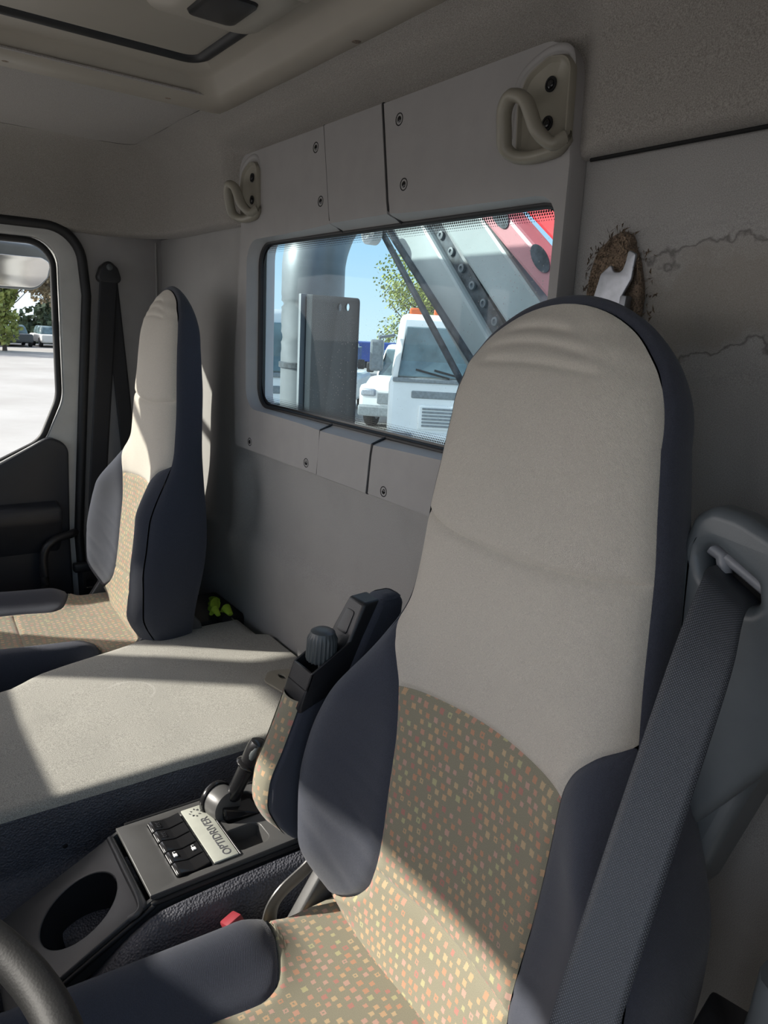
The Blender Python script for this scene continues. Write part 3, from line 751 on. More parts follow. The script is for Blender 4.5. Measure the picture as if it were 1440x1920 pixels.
# ================================================================== engine cover (tunnel)
EC = thing('engine_cover', 'large grey cloth-topped engine cover between the two seats', 'engine cover', (-.15, -.45, 0))
TZ = .58
def tun(u, v):
    """u: section parameter 0..1 left to right on the top; v: y"""
    y = v
    xl = interp(y, [(-1.0, -.31), (-.555, -.318), (-.48, -.362), (-.34, -.400), (-.228, -.434), (-.04, -.44), (0, -.44)])
    xr = .088
    x = lerp(xl, xr, u); z = TZ
    z += .004 * math.sin(u * math.pi) * math.sin((y + 1) * math.pi)
    rl = .045; e = (x - xl)
    if e < rl: z -= .028 * (1 - e / rl) ** 2
    rr_ = .014; e = xr - x
    if e < rr_: z -= .014 * (1 - math.sqrt(max(0, 1 - (1 - e / rr_) ** 2)))
    z += .0012 * noise.noise(Vector((x * 12, y * 12, 0)))
    return Vector((x, y, z))
us = [0, .01, .02, .035, .05, .07, .09] + lin(.11, .96, 30) + [.972, .98, .986, .992, .996, 1.0]
yb_ = lin(-1.0, -.020, 50)
top = grid_mesh(tun, us, yb_); flipto(top, (0, -.5, 3))
def cutback(me):
    for v in me.vertices:   # back edge steps forward on the left
        if v.co.y > -.05 and v.co.x < -.29: v.co.y = min(v.co.y, -.045)
cutback(top)
link('top_panel', top, M['tunnel_cloth'], EC)
# back edge: thick cut board
link('top_edge', box_me(-.43, -.285, -.049, -.045, .535, .575, .001), M['tunnel_cloth'], EC)
link('top_edge', box_me(-.285, .08, -.024, -.020, .535, .575, .001), M['tunnel_cloth'], EC)
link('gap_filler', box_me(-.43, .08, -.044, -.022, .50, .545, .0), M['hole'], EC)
# sides
sec = [(.088, .566), (.0885, .555), (.0895, .53), (.091, .50), (.100, .47), (.16, .455), (.24, .46), (.302, .526), (.316, .531), (.330, .524), (.341, .503), (.350, .45), (.354, .30), (.354, .02)]
secs = [(p.x, p.y) for p in cr_spline([Vector((a, b, 0)) for a, b in sec], 4)]
def side(k, y):
    x, z = secs[int(k)]
    z2 = z
    if z > .45 and x > .2:   # the right shoulder falls away towards the front with the console
        z2 = z - (z - .40) * sstep(-y, .46, .66) * .95
    if x > .28: x += .012 * sstep(-y, .3, .6)
    return Vector((x, y, z2))
sm = grid_mesh(side, range(len(secs)), lin(-1.0, -.020, 60)); flipto(sm, (3, -.5, 3))
link('side_panel', sm, M['vinyl'], EC, label='black grained vinyl side of the engine cover')
def lside(k, y):
    p = tun(0, y); t = k / 8; return Vector((p.x + .05 * t, y, lerp(p.z, .02, t)))
ls = grid_mesh(lside, range(9), yb_); flipto(ls, (-3, -.5, .3)); cutback(ls)
link('side_panel', ls, M['rubber'], EC)
link('front_panel', box_me(-.30, .35, -1.0, -.985, .02, .56, .003), M['vinyl'], EC)
lp = plate([fillet([(-.055, .04, .02), (-.07, -.01, .02), (-.035, -.035, .02), (.045, -.02, .02), (.05, .04, .02)], 6), [(-.035 + .012 * math.cos(a), .004 + .0055 * math.sin(a)) for a in lin(0, 5.8, 12)]], (-.045, -.10, TZ + .0085), (1, 0, 0), (0, 1, 0), .004, .0012)
link('latch_plate', lp, M['hook'], EC, label='worn grey metal latch plate with a slot')
cs = cr_spline([Vector((-.235 + .055 * math.cos(a), -.36 + .05 * math.sin(a), TZ + .0035)) for a in lin(2.2, 3.9, 7)], 5)
link('screw_cap', lathe_me([(.004, 0), (.004, .001), (.002, .0015)], (.0900, -.535, .50), (1, 0, 0), 10), M['rubber'], EC)

# ================================================================== centre console
CZ = .545
CO = thing('centre_console', 'charcoal plastic console with cup holder, switches and nameplate beside driver seat', 'console', (.225, -.45, .46))
cx0, cx1 = .148, .300
def con_z(y): # profile of the top: flat, then falling forward from the bend
    return CZ if y > -.470 else CZ - (-.470 - y) * .52
# body as a lofted shell with openings cut from plates: rear plate (flat)
rear = [fillet([(cx0, -.478, .0), (cx1, -.478, .0), (cx1, -.262, .012), (cx0 - .0, -.262, .012)], 5)]
rear.append(fillet([(.1635, -.4385, .004), (.2885, -.4385, .004), (.2885, -.3905, .003), (.1635, -.3905, .003)], 3))      # switch bay
rear.append(fillet([(.235, -.350, .008), (.282, -.350, .008), (.282, -.300, .012), (.235, -.300, .012)], 4))      # tray
rear.append(fillet([(.160, -.372 + .032, .006), (.222, -.340, .006), (.222, -.272, .02), (.160, -.272, .02)], 4))   # lever opening
link('top_plate', plate(rear, (0, 0, CZ), (1, 0, 0), (0, 1, 0), .006, .0015), M['console'], CO)
sn = math.hypot(1, .52); SY = Vector((0, 1 / sn, .52 / sn))
slope_len = .19
O2 = Vector((0, -.480, con_z(-.480)))
front = [fillet([(cx0 - .002, -slope_len, .006), (cx1 + .004, -slope_len, .006), (cx1 + .002, -.004, .006), (cx0 + .002, -.004, .006)], 4)]
cup = [(.228 + .0475 * math.cos(a), -.078 + .053 * math.sin(a)) for a in lin(0, 2 * math.pi * 47 / 48, 48)]
front.append(cup)
link('cup_panel', plate(front, O2, (1, 0, 0), SY, .008, .0022, 3), M['console'], CO)
NZ = Vector((1, 0, 0)).cross(SY)
cc = O2 + Vector((.228, 0, 0)) + SY * (-.078)
cupm = []
for r, h in ((.0475, -.001), (.0475, -.006), (.046, -.012), (.043, -.05), (.041, -.085), (.036, -.088), (.002, -.088)):
    cupm.append([cc + Vector((1, 0, 0)) * r * math.cos(a) + SY * r * 1.1 * math.sin(a) + NZ * h for a in lin(0, 2 * math.pi * 47 / 48, 48)])
V = [p for r in cupm for p in r]; F = []
for i in range(len(cupm) - 1):
    for k in range(48): F.append((i * 48 + k, i * 48 + (k + 1) % 48, (i + 1) * 48 + (k + 1) % 48, (i + 1) * 48 + k))
cme = pyd(V, F); flipto(cme, cc + NZ); link('cup_holder', cme, M['black'], CO)
link('cup_panel_lip', tube_me(cr_spline([O2 + Vector((cx0 + .004, 0, 0)) + SY * -.010 + NZ * -.0015, O2 + Vector(((cx0 + cx1) / 2, 0, 0)) + SY * -.010 + NZ * -.0005, O2 + Vector((cx1 - .004, 0, 0)) + SY * -.012 + NZ * -.0015, O2 + Vector((cx1 + .001, 0, 0)) + SY * -.03 + NZ * -.002], 6), .0042, 10), M['console'], CO)
# raised lip between cup panel and top plate, side skirts
def skirt(x0, x1, drop):
    ys = [-.262, -.470, -.480 - .165]
    return hull_me([[Vector((x0, y, con_z(y) - .003)), Vector((x1, y, con_z(y) - .003)), Vector((x1, y, con_z(y) - drop)), Vector((x0, y, con_z(y) - drop))] for y in ys])
link('side_skirt', skirt(cx1 - .004, cx1 + .001, .035), M['console'], CO)
link('side_skirt', skirt(cx0 - .001, cx0 + .004, .05), M['console'], CO)
link('edge_bead', tube_me(cr_spline([(cx1 + .004, -.262, CZ - .010), (cx1 + .004, -.46, CZ - .010), (cx1 + .005, -.485, CZ - .018), (cx1 + .006, -.645, con_z(-.645) - .010)], 8), .0035, 8), M['rubber'], CO)
link('edge_bead', tube_me([(cx0 - .002, -.262, CZ - .002), (cx0 - .002, -.465, CZ - .002)], .003, 8), M['rubber'], CO)
link('bay_floor', box_me(cx0 + .003, cx1 - .003, -.47, -.262, CZ - .034, CZ - .030, 0), M['hole'], CO)
# switches
for k in range(5):
    x0 = .1655 + k * .0246; x1 = x0 + .0225
    prof = [(-.4375, CZ - .012), (-.4375, CZ + .0035), (-.434, CZ + .0052), (-.4165, CZ + .0015), (-.4125, CZ + .0015), (-.3935, CZ + .0050), (-.3925, CZ - .012)]
    s = link('rocker_switch', bevel_me(hull_me([[Vector((x, a, b)) for a, b in prof] for x in (x0, x1)]), .0008, 2), M['gloss_black'], CO)
    link('switch_edge', box_me(x0 + .001, x1 - .001, -.4388, -.4374, CZ + .0005, CZ + .0032, .0005, 1), M['chrome'], s, label='bright front edge of the switch')
    if k == 3:   # padlock pictograms, closed and open
        for yy, sgn in ((-.428, 1), (-.402, -1)):
            bodyp = box_me(x0 + .0075, x0 + .0145, yy - .003, yy + .003, CZ + .0036, CZ + .0052, .0008, 1)
            link('padlock_symbol', join_me([bodyp, tube_me(cr_spline([(x0 + .0075, yy - .0016, CZ + .0048), (x0 + .0045, yy - .0016, CZ + .0048), (x0 + .0040, yy + .0005, CZ + .0048), (x0 + .0050, yy + .0016, CZ + .0048)] , 4), .0005, 6)]), M['white_ink'], s)
    elif k in (0, 1):
        link('switch_symbol', join_me([tube_me(cr_spline([(x0 + .007 + q * .004, -.430, CZ + .0050), (x0 + .009 + q * .004, -.427, CZ + .0046), (x0 + .0065 + q * .004, -.424, CZ + .0040)], 4), .00035, 5) for q in (0, 1, 2)]), M['ink'], s)
# nameplate with lettering read from the passenger side
npl = link('nameplate', box_me(.1625, .2895, -.3885, -.3535, CZ + .0005, CZ + .0035, .001, 2), M['plate'], CO, label='pale nameplate reading OPTIDRIVER with a star mark')
X_ = (-1, 0, 0); Y_ = (0, -1, 0)
link('lettering', text_me('OPTIDRIVER', .0165, (.2385, -.3655, CZ + .0037), X_, Y_, .0003), M['ink'], npl)
star = []
c0 = Vector((.1775, -.372, CZ + .0040))
for k in range(4):
    a = math.radians(45 + 90 * k); tip = c0 + Vector((math.cos(a), math.sin(a), 0)) * .0085
    for s_ in (-1, 1):
        b = c0 + Vector((math.cos(a + s_ * math.radians(45)), math.sin(a + s_ * math.radians(45)), 0)) * .0035
        star.append(tube_me([tip, tip.lerp(b, .5)], .0004, 5))
    t2 = c0 + Vector((math.cos(a + .78), math.sin(a + .78), 0)) * .0075
    star.append(tube_me([t2, t2 + Vector((math.cos(a), math.sin(a), 0)) * .002], .0007, 5))
link('star_mark', join_me(star), M['ink'], npl)
link('chrome_strip', box_me(.1625, .2895, -.3520, -.3495, CZ - .001, CZ + .002, .0005, 1), M['chrome'], CO)
tray = join_me([box_me(.236, .281, -.349, -.301, CZ - .026, CZ - .024, 0), box_me(.234, .236, -.35, -.30, CZ - .026, CZ - .002, 0), box_me(.281, .283, -.35, -.30, CZ - .026, CZ - .002, 0),
                box_me(.235, .282, -.351, -.349, CZ - .026, CZ - .002, 0), box_me(.235, .282, -.301, -.299, CZ - .026, CZ - .002, 0)])
link('coin_tray', tray, M['console'], CO)
# gear selector: cupped rotary base and short lever
base = lathe_me([(.020, -.016), (.0235, -.014), (.0245, -.008), (.0245, .008), (.0235, .014), (.020, .016)], (.190, -.335, CZ + .014), (1, .25, 0), 32)
gb = link('lever_base', base, M['console'], CO)
link('lever_ring', lathe_me([(.026, .0), (.027, .002), (.027, .006), (.026, .008)], (.170, -.340, CZ + .014), (1, .25, 0), 32), M['gloss_black'], gb)
link('lever_guard', bevel_me(hull_me([[Vector((.172, -.352, CZ)), Vector((.216, -.340, CZ)), Vector((.224, -.285, CZ)), Vector((.180, -.285, CZ))], [Vector((.182, -.348, CZ + .022)), Vector((.212, -.342, CZ + .020)), Vector((.216, -.31, CZ + .006)), Vector((.186, -.31, CZ + .006))]]), .003, 2), M['gloss_black'], gb)
lv0 = Vector((.197, -.322, CZ + .026)); lv1 = Vector((.209, -.282, CZ + .112)); ax = (lv1 - lv0).normalized(); Lv = (lv1 - lv0).length
lever = lathe_me([(.0100, -.004), (.0122, 0), (.0115, Lv * .18), (.0125, Lv * .42), (.0130, Lv * .50), (.0185, Lv * .535), (.0195, Lv * .56), (.0185, Lv * .585), (.0145, Lv * .61), (.0152, Lv * .72), (.0156, Lv * .86), (.0138, Lv * .95), (.008, Lv * .995)], lv0, ax, 24)
gl = link('gear_lever', lever, M['gloss_black'], gb)
fa = Vector((.75, -.6, .2)).normalized()
link('thumb_switch', tube_me([lv0 + ax * Lv * .68 + fa * .012, lv0 + ax * Lv * .80 + fa * .0145, lv0 + ax * Lv * .92 + fa * .0118], [.004, .0058, .004], 10, flat=.6, ref=fa), M['knob'], gl)

# ================================================================== seats
W_TAB = [(.48, .200), (.53, .218), (.60, .238), (.68, .246), (.76, .241), (.84, .216), (.90, .184), (.95, .163), (1.0, .155), (1.06, .149), (1.14, .138), (1.17, .133)]
YC_TAB = [(.48, -.285), (.55, -.278), (.62, -.266), (.75, -.246), (.87, -.230), (1.04, -.212), (1.19, -.195), (1.285, -.172)]
YS_TAB = [(.48, -.235), (.55, -.245), (.62, -.250), (.70, -.250), (.78, -.238), (.86, -.220), (.93, -.200), (1.0, -.190), (1.19, -.176), (1.285, -.155)]
YB_TAB = [(.48, -.18), (.60, -.175), (.75, -.150), (.95, -.130), (1.1, -.122), (1.19, -.122), (1.285, -.130)]
ZT0, ZTR = 1.165, .120      # head: where the round top starts, its height
def wz(z):
    if z <= ZT0: return interp(z, W_TAB)
    k = min(1, (z - ZT0) / ZTR); return interp(ZT0, W_TAB) * max(0, 1 - k ** 2.15) ** .52
XI_TAB = [(.525, .225), (.540, .20), (.556, .160), (.575, .132), (.600, .117), (.64, .113), (.72, .117), (.80, .120), (.86, .124), (.885, .131), (.910, .148), (.930, .172), (.94, .175)]
ZB0, ZB1 = .528, .925
def xi(z): return interp(z, XI_TAB)
def bol(z): return .058 * sstep(z, .50, .62) * (1 - sstep(z, .825, .955))
SAG = [(.50, -.01), (.618, -.006), (.858, -.022), (1.04, .012), (1.12, 0), (1.285, 0)]
def seat_front(x, zt, tuck=0.0):
    """point on the front of the back cushion in seat-local coordinates; x lateral, zt nominal height"""
    w_ = max(wz(zt), 1e-4); f = max(-1., min(1., x / w_)); a = abs(f)
    yc, ys = interp(zt, YC_TAB), interp(zt, YS_TAB)
    if zt > ZT0:  # roll back over the crown
        k = min(1, (zt - ZT0) / ZTR); yc = lerp(yc, ys, k ** 3.2)
    y = lerp(yc, ys, a ** 4.5)
    b = bol(zt)
    if b > 0:
        y -= b * math.exp(-((a - .91) / .26) ** 2) * (1 - a ** 20 * .25)
        y += .010 * math.exp(-(a / .35) ** 2) * (b / .058)
    z = zt + interp(zt, SAG) * f * f
    y += tuck
    y += .0022 * noise.noise(Vector((x * 9, z * 9, 3.1))) 
    if zt > 1.15:   # slack folds over the crown
        for zc_, kx, xa, xb, am in ((1.262, 1.4, -.075, .03, .0030), (1.247, .9, -.09, .06, .0022), (1.228, .35, -.10, .075, .0028)):
            dz_ = z - (zc_ - kx * (x + .02) ** 2 * 2.2); y += am * math.exp(-(dz_ / .0035) ** 2) * sstep(x, xa, xa + .03) * (1 - sstep(x, xb - .03, xb)) - am * .6 * math.exp(-((dz_ - .008) / .005) ** 2) * sstep(x, xa, xa + .03) * (1 - sstep(x, xb - .03, xb))
    if zt > 1.15: y += .0016 * math.sin((z * 190) + 8 * x) * sstep(zt, 1.19, 1.23) * (1 - sstep(zt, 1.255, 1.28)) * (noise.noise(Vector((x * 14, z * 30, 2))) + .3)
    return Vector((x, y, z))
def groove(d, amp=.0055, s=.005): return amp * math.exp(-(max(d, 0) / s) ** 1.3)
def dense(a, b, n, e=.02, ne=5):
    e = min(e, (b - a) * .3)
    return [a + e * (k / ne) ** 1.4 for k in range(ne)] + lin(a + e, b - e, n) + [b - e * ((ne - k - 1) / ne) ** 1.4 for k in range(ne)]
def build_seat(xc, zoff, yoff, label, side_out, detailed):
    base = Vector((xc, yoff - .45, 0)); T = thing('driver_armchair' if detailed else 'passenger_armchair', label, 'seat', tuple(base), 'seats in the cab')
    off = Vector((xc, yoff, zoff))
    def put(name, me, mat, parent=T, uv=None, label=None, ref=None):
        me.transform(Matrix.Translation(off))
        if ref is not None: flipto(me, Vector(ref) + off)
        o = link(name, me, mat, parent, True, label)
        return o
    def uvfront(me): add_uv(me, lambda c: (c.x * 1.0 + .3, c.z))
    def panel(name, z0, z1, mat, label=None, n=40):
        zs = dense(z0, z1, n, .018, 6)
        def fn(u, z):
            X = xi(z) if z < ZB1 else wz(z)
            X = min(X, wz(z)); x = u * X
            d = min(z - z0, z1 - z, (1 - abs(u)) * X)
            if z1 > 1.28: d = min(z - z0, (1 - abs(u)) * X + .03 * sstep(z, 1.20, 1.27))
            return seat_front(x, z, groove(d))
        us_ = [-1, -.995, -.985, -.97, -.95, -.92] + lin(-.88, .88, 34) + [.92, .95, .97, .985, .995, 1]
        me = grid_mesh(fn, us_, zs); uvfront(me)
        put(name, me, mat, uv=True, label=label, ref=(0, -3, .9))
    panel('headrest_panel', 1.04, ZT0 + ZTR - .0002, M['beige'], 'beige cloth headrest panel', 120)
    panel('shoulder_panel', .858, 1.04, M['beige'], 'beige cloth panel below the headrest')
    panel('lumbar_panel', .618, .858, M['dots'], 'olive cloth panel with small red and yellow squares', 60)
    panel('lower_panel', .505, .618, M['dots'], 'olive dotted cloth panel at the foot of the backrest', 24)
    for s in (-1, 1):
        def fb(t, z, s=s):
            a, b = min(xi(z), wz(z)), wz(z)
            x = lerp(a, b, t); d = min((x - a), z - ZB0, ZB1 - z) if t < .6 else min(z - ZB0 + .004, ZB1 - z + .004)
            fold = .0042 * max(0, noise.noise(Vector((z * 62 - x * 52, (z + x) * 7, s * 3.1))) - .05) * math.exp(-((z - .64) / .11) ** 2) * math.exp(-((x - .155) / .06) ** 2)
            return seat_front(s * x, z, groove(d, .006, .006) + fold)
        me = grid_mesh(fb, [0, .02, .04, .07, .11, .16] + lin(.22, 1, 22), dense(ZB0, ZB1, 70, .02, 5)); uvfront(me)
        put('bolster', me, M['dark_cloth'], ref=(0, -3, .9), label='dark navy cloth side bolster')
    # side cover: band from the front seam round to the back, over the crown
    path = [(-1, z) for z in dense(.49, ZT0, 60, .01, 2)]
    outline = []
    for z in lin(.49, ZT0, 70): outline.append((wz(z), z))
    K = 44
    for k in range(1, K + 1):
        q = k / K * math.pi / 2; kk = math.sin(q); z = ZT0 + ZTR * kk; outline.append((wz(z) if k < K else 0, z))
    full = [(-a, z) for a, z in outline] + [(a, z) for a, z in outline[::-1][1:]]
    nf = len(full)
    def nrm(i):
        a = Vector(full[max(i - 1, 0)]); b = Vector(full[min(i + 1, nf - 1)]); t = (b - a).normalized(); return Vector((-t.y, t.x))
    def band(j, i):
        x, z = full[int(i)]; n = nrm(int(i)); p = seat_front(x, z, .003 if j < .5 else 0)
        yb = interp(z, YB_TAB); t = j
        y = lerp(p.y, yb, t)
        bulge = .010 * math.sin(min(1, t * 1.0) * math.pi) ** .7 + .003 * min(1, t * 8) - .010 * t
        if t == 0: bulge = 0
        px_ = x + n.x * bulge; pz = p.z + n.y * bulge
        return Vector((px_, y, pz))
    js = [0, .02, .06, .12, .2, .35, .5, .65, .8, .9, .96, 1.0]
    me = grid_mesh(band, js, range(nf)); 
    put('side_cover', me, M['dark_cloth'], ref=(0, 0, 5), label='dark navy cloth band round the edge of the backrest')
    me = grid_mesh(lambda t, i: (lambda p, q: Vector((p.x * (1 - t), p.y + .012 * math.sin(t * math.pi / 2), lerp(p.z, min(p.z, 1.2), t))))(band(1.0, i), 0), lin(0, 1, 8), range(nf))
    put('back_shell', me, M['black'], ref=(0, 3, .9))
    # ---- cushion
    HWc = .222; y0c, y1c = -.875, -.235
    def ctop(x, y):
        a = abs(x) / HWc
        z = .522 + .022 * sstep(-y, .35, .80)
        z += .032 * math.exp(-((a - .80) / .22) ** 2) * sstep(-y, .33, .41)
        z -= .085 * max(0, (a - .86) / .14) ** 2
        fr = sstep(-y, .76, .88); z -= .06 * fr ** 2
        return z
    def cpan(name, fx0, fx1, ya, yb2, mat, label=None, nx=30, ny=40, g=True):
        def fn(u, v):
            y = lerp(ya, yb2, v); x0, x1 = fx0(y), fx1(y); x = lerp(x0, x1, u)
            d = min((x - x0), (x1 - x), y - min(ya, yb2), max(ya, yb2) - y)
            return Vector((x, y, ctop(x, y) - (groove(d, .004) if g else 0)))
        me = grid_mesh(fn, dense(0, 1, nx, .06, 4), dense(0, 1, ny, .05, 4)); add_uv(me, lambda c: (c.x + .1, c.y + 2))
        put(name, me, mat, ref=(0, -.5, 4), label=label)
    XB = [(-.90, .08), (-.60, .098), (-.48, .104), (-.42, .100), (-.395, .110), (-.380, .135), (-.368, .172), (-.360, .215), (-.35, .222)]
    bi = lambda y: interp(y, XB)
    cpan('seat_rear_panel', lambda y: -bi(y), lambda y: bi(y), -.50, y1c, M['dots'], 'olive dotted cloth at the back of the seat cushion', 40, 40)
    cpan('seat_centre_panel', lambda y: -bi(y), lambda y: bi(y), -.66, -.50, M['dots'], 'olive dotted cloth centre of the seat cushion', 40, 20)
    cpan('seat_front_panel', lambda y: -bi(y), lambda y: bi(y), y0c, -.66, M['dark_cloth'], 'dark navy cloth at the front of the seat cushion', 30, 20)
    cpan('seat_bolster', lambda y: -HWc, lambda y: -bi(y), y0c, -.355, M['dark_cloth'], 'dark navy cloth cushion bolster', 20, 50)
    cpan('seat_bolster', lambda y: bi(y), lambda y: HWc, y0c, -.355, M['dark_cloth'], 'dark navy cloth cushion bolster', 20, 50)
    def cside(j, i):
        pts = cside.pts; x, y = pts[int(i)]; z = ctop(x, y) - .003; t = j
        k = .006 * math.sin(t * math.pi)
        return Vector((x * (1 + k * 3), y + (k if y > -.4 else -k), lerp(z, .40, t)))
    cside.pts = [(-HWc, y) for y in lin(y1c, y0c, 40)] + [(x, y0c) for x in lin(-HWc, HWc, 24)[1:-1]] + [(HWc, y) for y in lin(y0c, y1c, 40)]
    me = grid_mesh(cside, lin(0, 1, 8), range(len(cside.pts))); put('cushion_side', me, M['dark_cloth'])
    b = box_me(-.21, .21, -.83, -.16, .33, .42, .02, 3); put('seat_pan', b, M['black'])
    b = bevel_me(hull_me([[Vector((sx * .17, -.50 + sy * .24, .001)) for sx, sy in ((-1, -1), (1, -1), (1, 1), (-1, 1))], [Vector((sx * .19, -.50 + sy * .28, .345)) for sx, sy in ((-1, -1), (1, -1), (1, 1), (-1, 1))]]), .015, 2); put('pedestal', b, M['black'])
    for s in (-1, 1):
        hp = plate([fillet([(-.42, .40, .03), (-.14, .40, .03), (-.15, .58, .04), (-.25, .60, .04), (-.33, .48, .05)], 6)], (s * .205, 0, 0), (0, 1, 0), (0, 0, 1), .02, .004)
        put('hinge_cover', hp, M['console'])
    return T, off
PS, poff = build_seat(-.612, .030, .026, 'beige and dark navy passenger seat in front of the far door pillar', -1, False)
PS.rotation_euler.z = math.radians(-3)
DS, doff = build_seat(.594, 0, 0, 'large beige and dark navy driver seat with olive dotted lower panels nearest the camera', 1, True)

# ---- driver's folded armrest (part of the driver seat)
def AP(z): # front line of the arm, y at height z
    return interp(z, [(.585, -.300), (.60, -.314), (.616, -.324), (.65, -.337), (.68, -.334), (.721, -.317), (.777, -.295), (.82, -.280), (.90, -.21)])
ax0, ax1 = .300, .346
def arm_ring(z, x0, x1, d):
    y = AP(z)
    return [Vector((p[0], p[1], z + (p[1] - y) * .12)) for p in fillet([(x0, y, .010), (x1, y, .008), (x1, y + d, .014), (x0, y + d, .014)], 4)]
ar = hull_me([arm_ring(z, lerp(ax0, ax0 + .008, sstep(z, .62, .59)), ax1, d) for z, d in ((.585, .03), (.592, .045), (.61, .058), (.64, .066), (.68, .070), (.72, .072), (.76, .072), (.80, .068))])
arm = link('armrest', ar, M['dark_cloth'], DS, label='folded armrest on the inner side')
pad = grid_mesh(lambda u, z: Vector((lerp(ax0 + .0005, ax1 - .004, u), AP(z) - .0015 - .0075 * max(0, math.sin(math.pi * min(1, max(0, u)))) ** .6 * sstep(z, .595, .62), z)), lin(0, 1, 14), dense(.595, .785, 24, .012, 4))
flipto(pad, (0, -3, .7)); add_uv(pad, lambda c: (c.x + .07, c.z)); link('armrest_pad', pad, M['dots'], arm, label='olive dotted cloth face of the armrest')
padl = grid_mesh(lambda u, z: Vector((ax0 - .002, lerp(AP(z) - .002, AP(z) + .05, u), z)), lin(0, 1, 8), lin(.605, .785, 20)); flipto(padl, (-3, -.3, .7)); add_uv(padl, lambda c: (c.y + .07, c.z))
link('armrest_pad', padl, M['dots'], arm)
def tilt_ring(zf, zb, yf, yb, x0, x1, r=.005):
    return [Vector((a, b, lerp(zf, zb, (b - yf) / (yb - yf)))) for a, b in fillet([(x0, yf, r), (x1, yf, r), (x1, yb, .008), (x0, yb, .008)], 4)]
hx0, hx1 = .2985, .3475
# box with an open front well, made of a solid foot and four thin walls
link('armrest_head', hull_me([tilt_ring(.770, .800, -.297, -.215, hx0 + .001, hx1 - .001), tilt_ring(.776, .805, -.299, -.213, hx0, hx1), tilt_ring(.800, .826, -.290, -.205, hx0, hx1, .003)]), M['black'], arm, label='black plastic armrest head')
def wall_q(q0, q1, t0, t1):
    """thin wall standing on the foot: lower edge q0-q1, upper edge t0-t1, given outer faces; thickness inward"""
    c = Vector(((hx0 + hx1) / 2, -.25, .82)); th = .0032; rr = []
    for e in ((q0, q1), (t0, t1)):
        a, b = Vector(e[0]), Vector(e[1]); d = (b - a).normalized(); n = Vector((d.y, -d.x, 0)).normalized()
        if n.dot(c - a) < 0: n = -n
        rr.append([a, b, b + n * th, a + n * th])
    return bevel_me(hull_me(rr), .0008, 1)
link('box_wall', wall_q((hx0, -.289, .799), (hx1, -.289, .799), (hx0, -.281, .822), (hx1, -.281, .822)), M['black'], arm)
link('box_wall', wall_q((hx1, -.289, .799), (hx1, -.215, .822), (hx1, -.281, .822), (hx1, -.222, .856)), M['black'], arm)
link('box_wall', wall_q((hx0, -.289, .799), (hx0, -.215, .822), (hx0, -.281, .822), (hx0, -.222, .856)), M['black'], arm)
link('box_well', box_me(hx0 + .003, hx1 - .003, -.284, -.225, .806, .809, 0, rot=Matrix.Rotation(math.radians(17), 3, 'X')), M['hole'], arm)
link('armrest_back', bevel_me(hull_me([[Vector(q) for q in ((x0, yf, z), (x1, yf, z), (x1, yb, z2), (x0, yb, z2))] for z, z2, x0, x1, yf, yb in
                      ((.79, .80, hx0 + .001, hx1 - .001, -.262, -.205), (.822, .83, hx0, hx1, -.240, -.200), (.862, .868, hx0 + .004, hx1, -.224, -.190), (.903, .905, hx0 + .010, hx1 - .002, -.204, -.176))]), .004, 3), M['black'], arm)
link('armrest_rear_pad', bevel_me(hull_me([[Vector((x0, yf, z)), Vector((x1, yf, z)), Vector((x1, yb, z)), Vector((x0, yb, z))] for z, x0, x1, yf, yb in ((.74, .304, .352, -.255, -.185), (.80, .304, .353, -.232, -.165), (.86, .308, .354, -.205, -.148), (.903, .314, .352, -.182, -.142), (.909, .320, .346, -.176, -.148))]), .007, 3), M['dark_cloth'], arm)
sb_ = Vector((.3235, -.255, .806)); kd = Vector((.02, .03, 1)).normalized()
link('knob_stem', tube_me([sb_, sb_ + kd * .03], .0032, 10), M['knob'], arm)
kp = [(.006, .020), (.0185, .021), (.0198, .024), (.0192, .052), (.0172, .057), (.0160, .061), (.012, .0635), (.003, .064)]
A_ = kd; V = []; F = []; seg = 132; a_ = A_.orthogonal().normalized(); b_ = A_.cross(a_)
for r, h in kp:
    for k in range(seg):
        th = 2 * math.pi * k / seg; q = r + (.0009 * math.copysign(abs(math.cos(th * 22)) ** .6, math.cos(th * 22)) if .018 <= r and h < .054 else 0)
        V.append(sb_ + A_ * h + (a_ * math.cos(th) + b_ * math.sin(th)) * q)
for i in range(len(kp) - 1):
    for k in range(seg): F.append((i * seg + k, i * seg + (k + 1) % seg, (i + 1) * seg + (k + 1) % seg, (i + 1) * seg + k))
F.append(tuple(range(seg))[::-1]); F.append(tuple((len(kp) - 1) * seg + k for k in range(seg)))
km = pyd(V, F); smooth_angle(km, 35); link('adjuster_knob', km, M['knob'], arm, label='grey ribbed adjuster knob')
rs = Vector((0, .5, 1)).normalized()
link('recess', plate([fillet([(.314, -.012, .004), (.336, -.012, .004), (.334, .020, .004), (.316, .020, .004)], 3)], Vector((0, -.2205, .872)), (1, 0, 0), rs, .002, .0005), M['black'], arm)

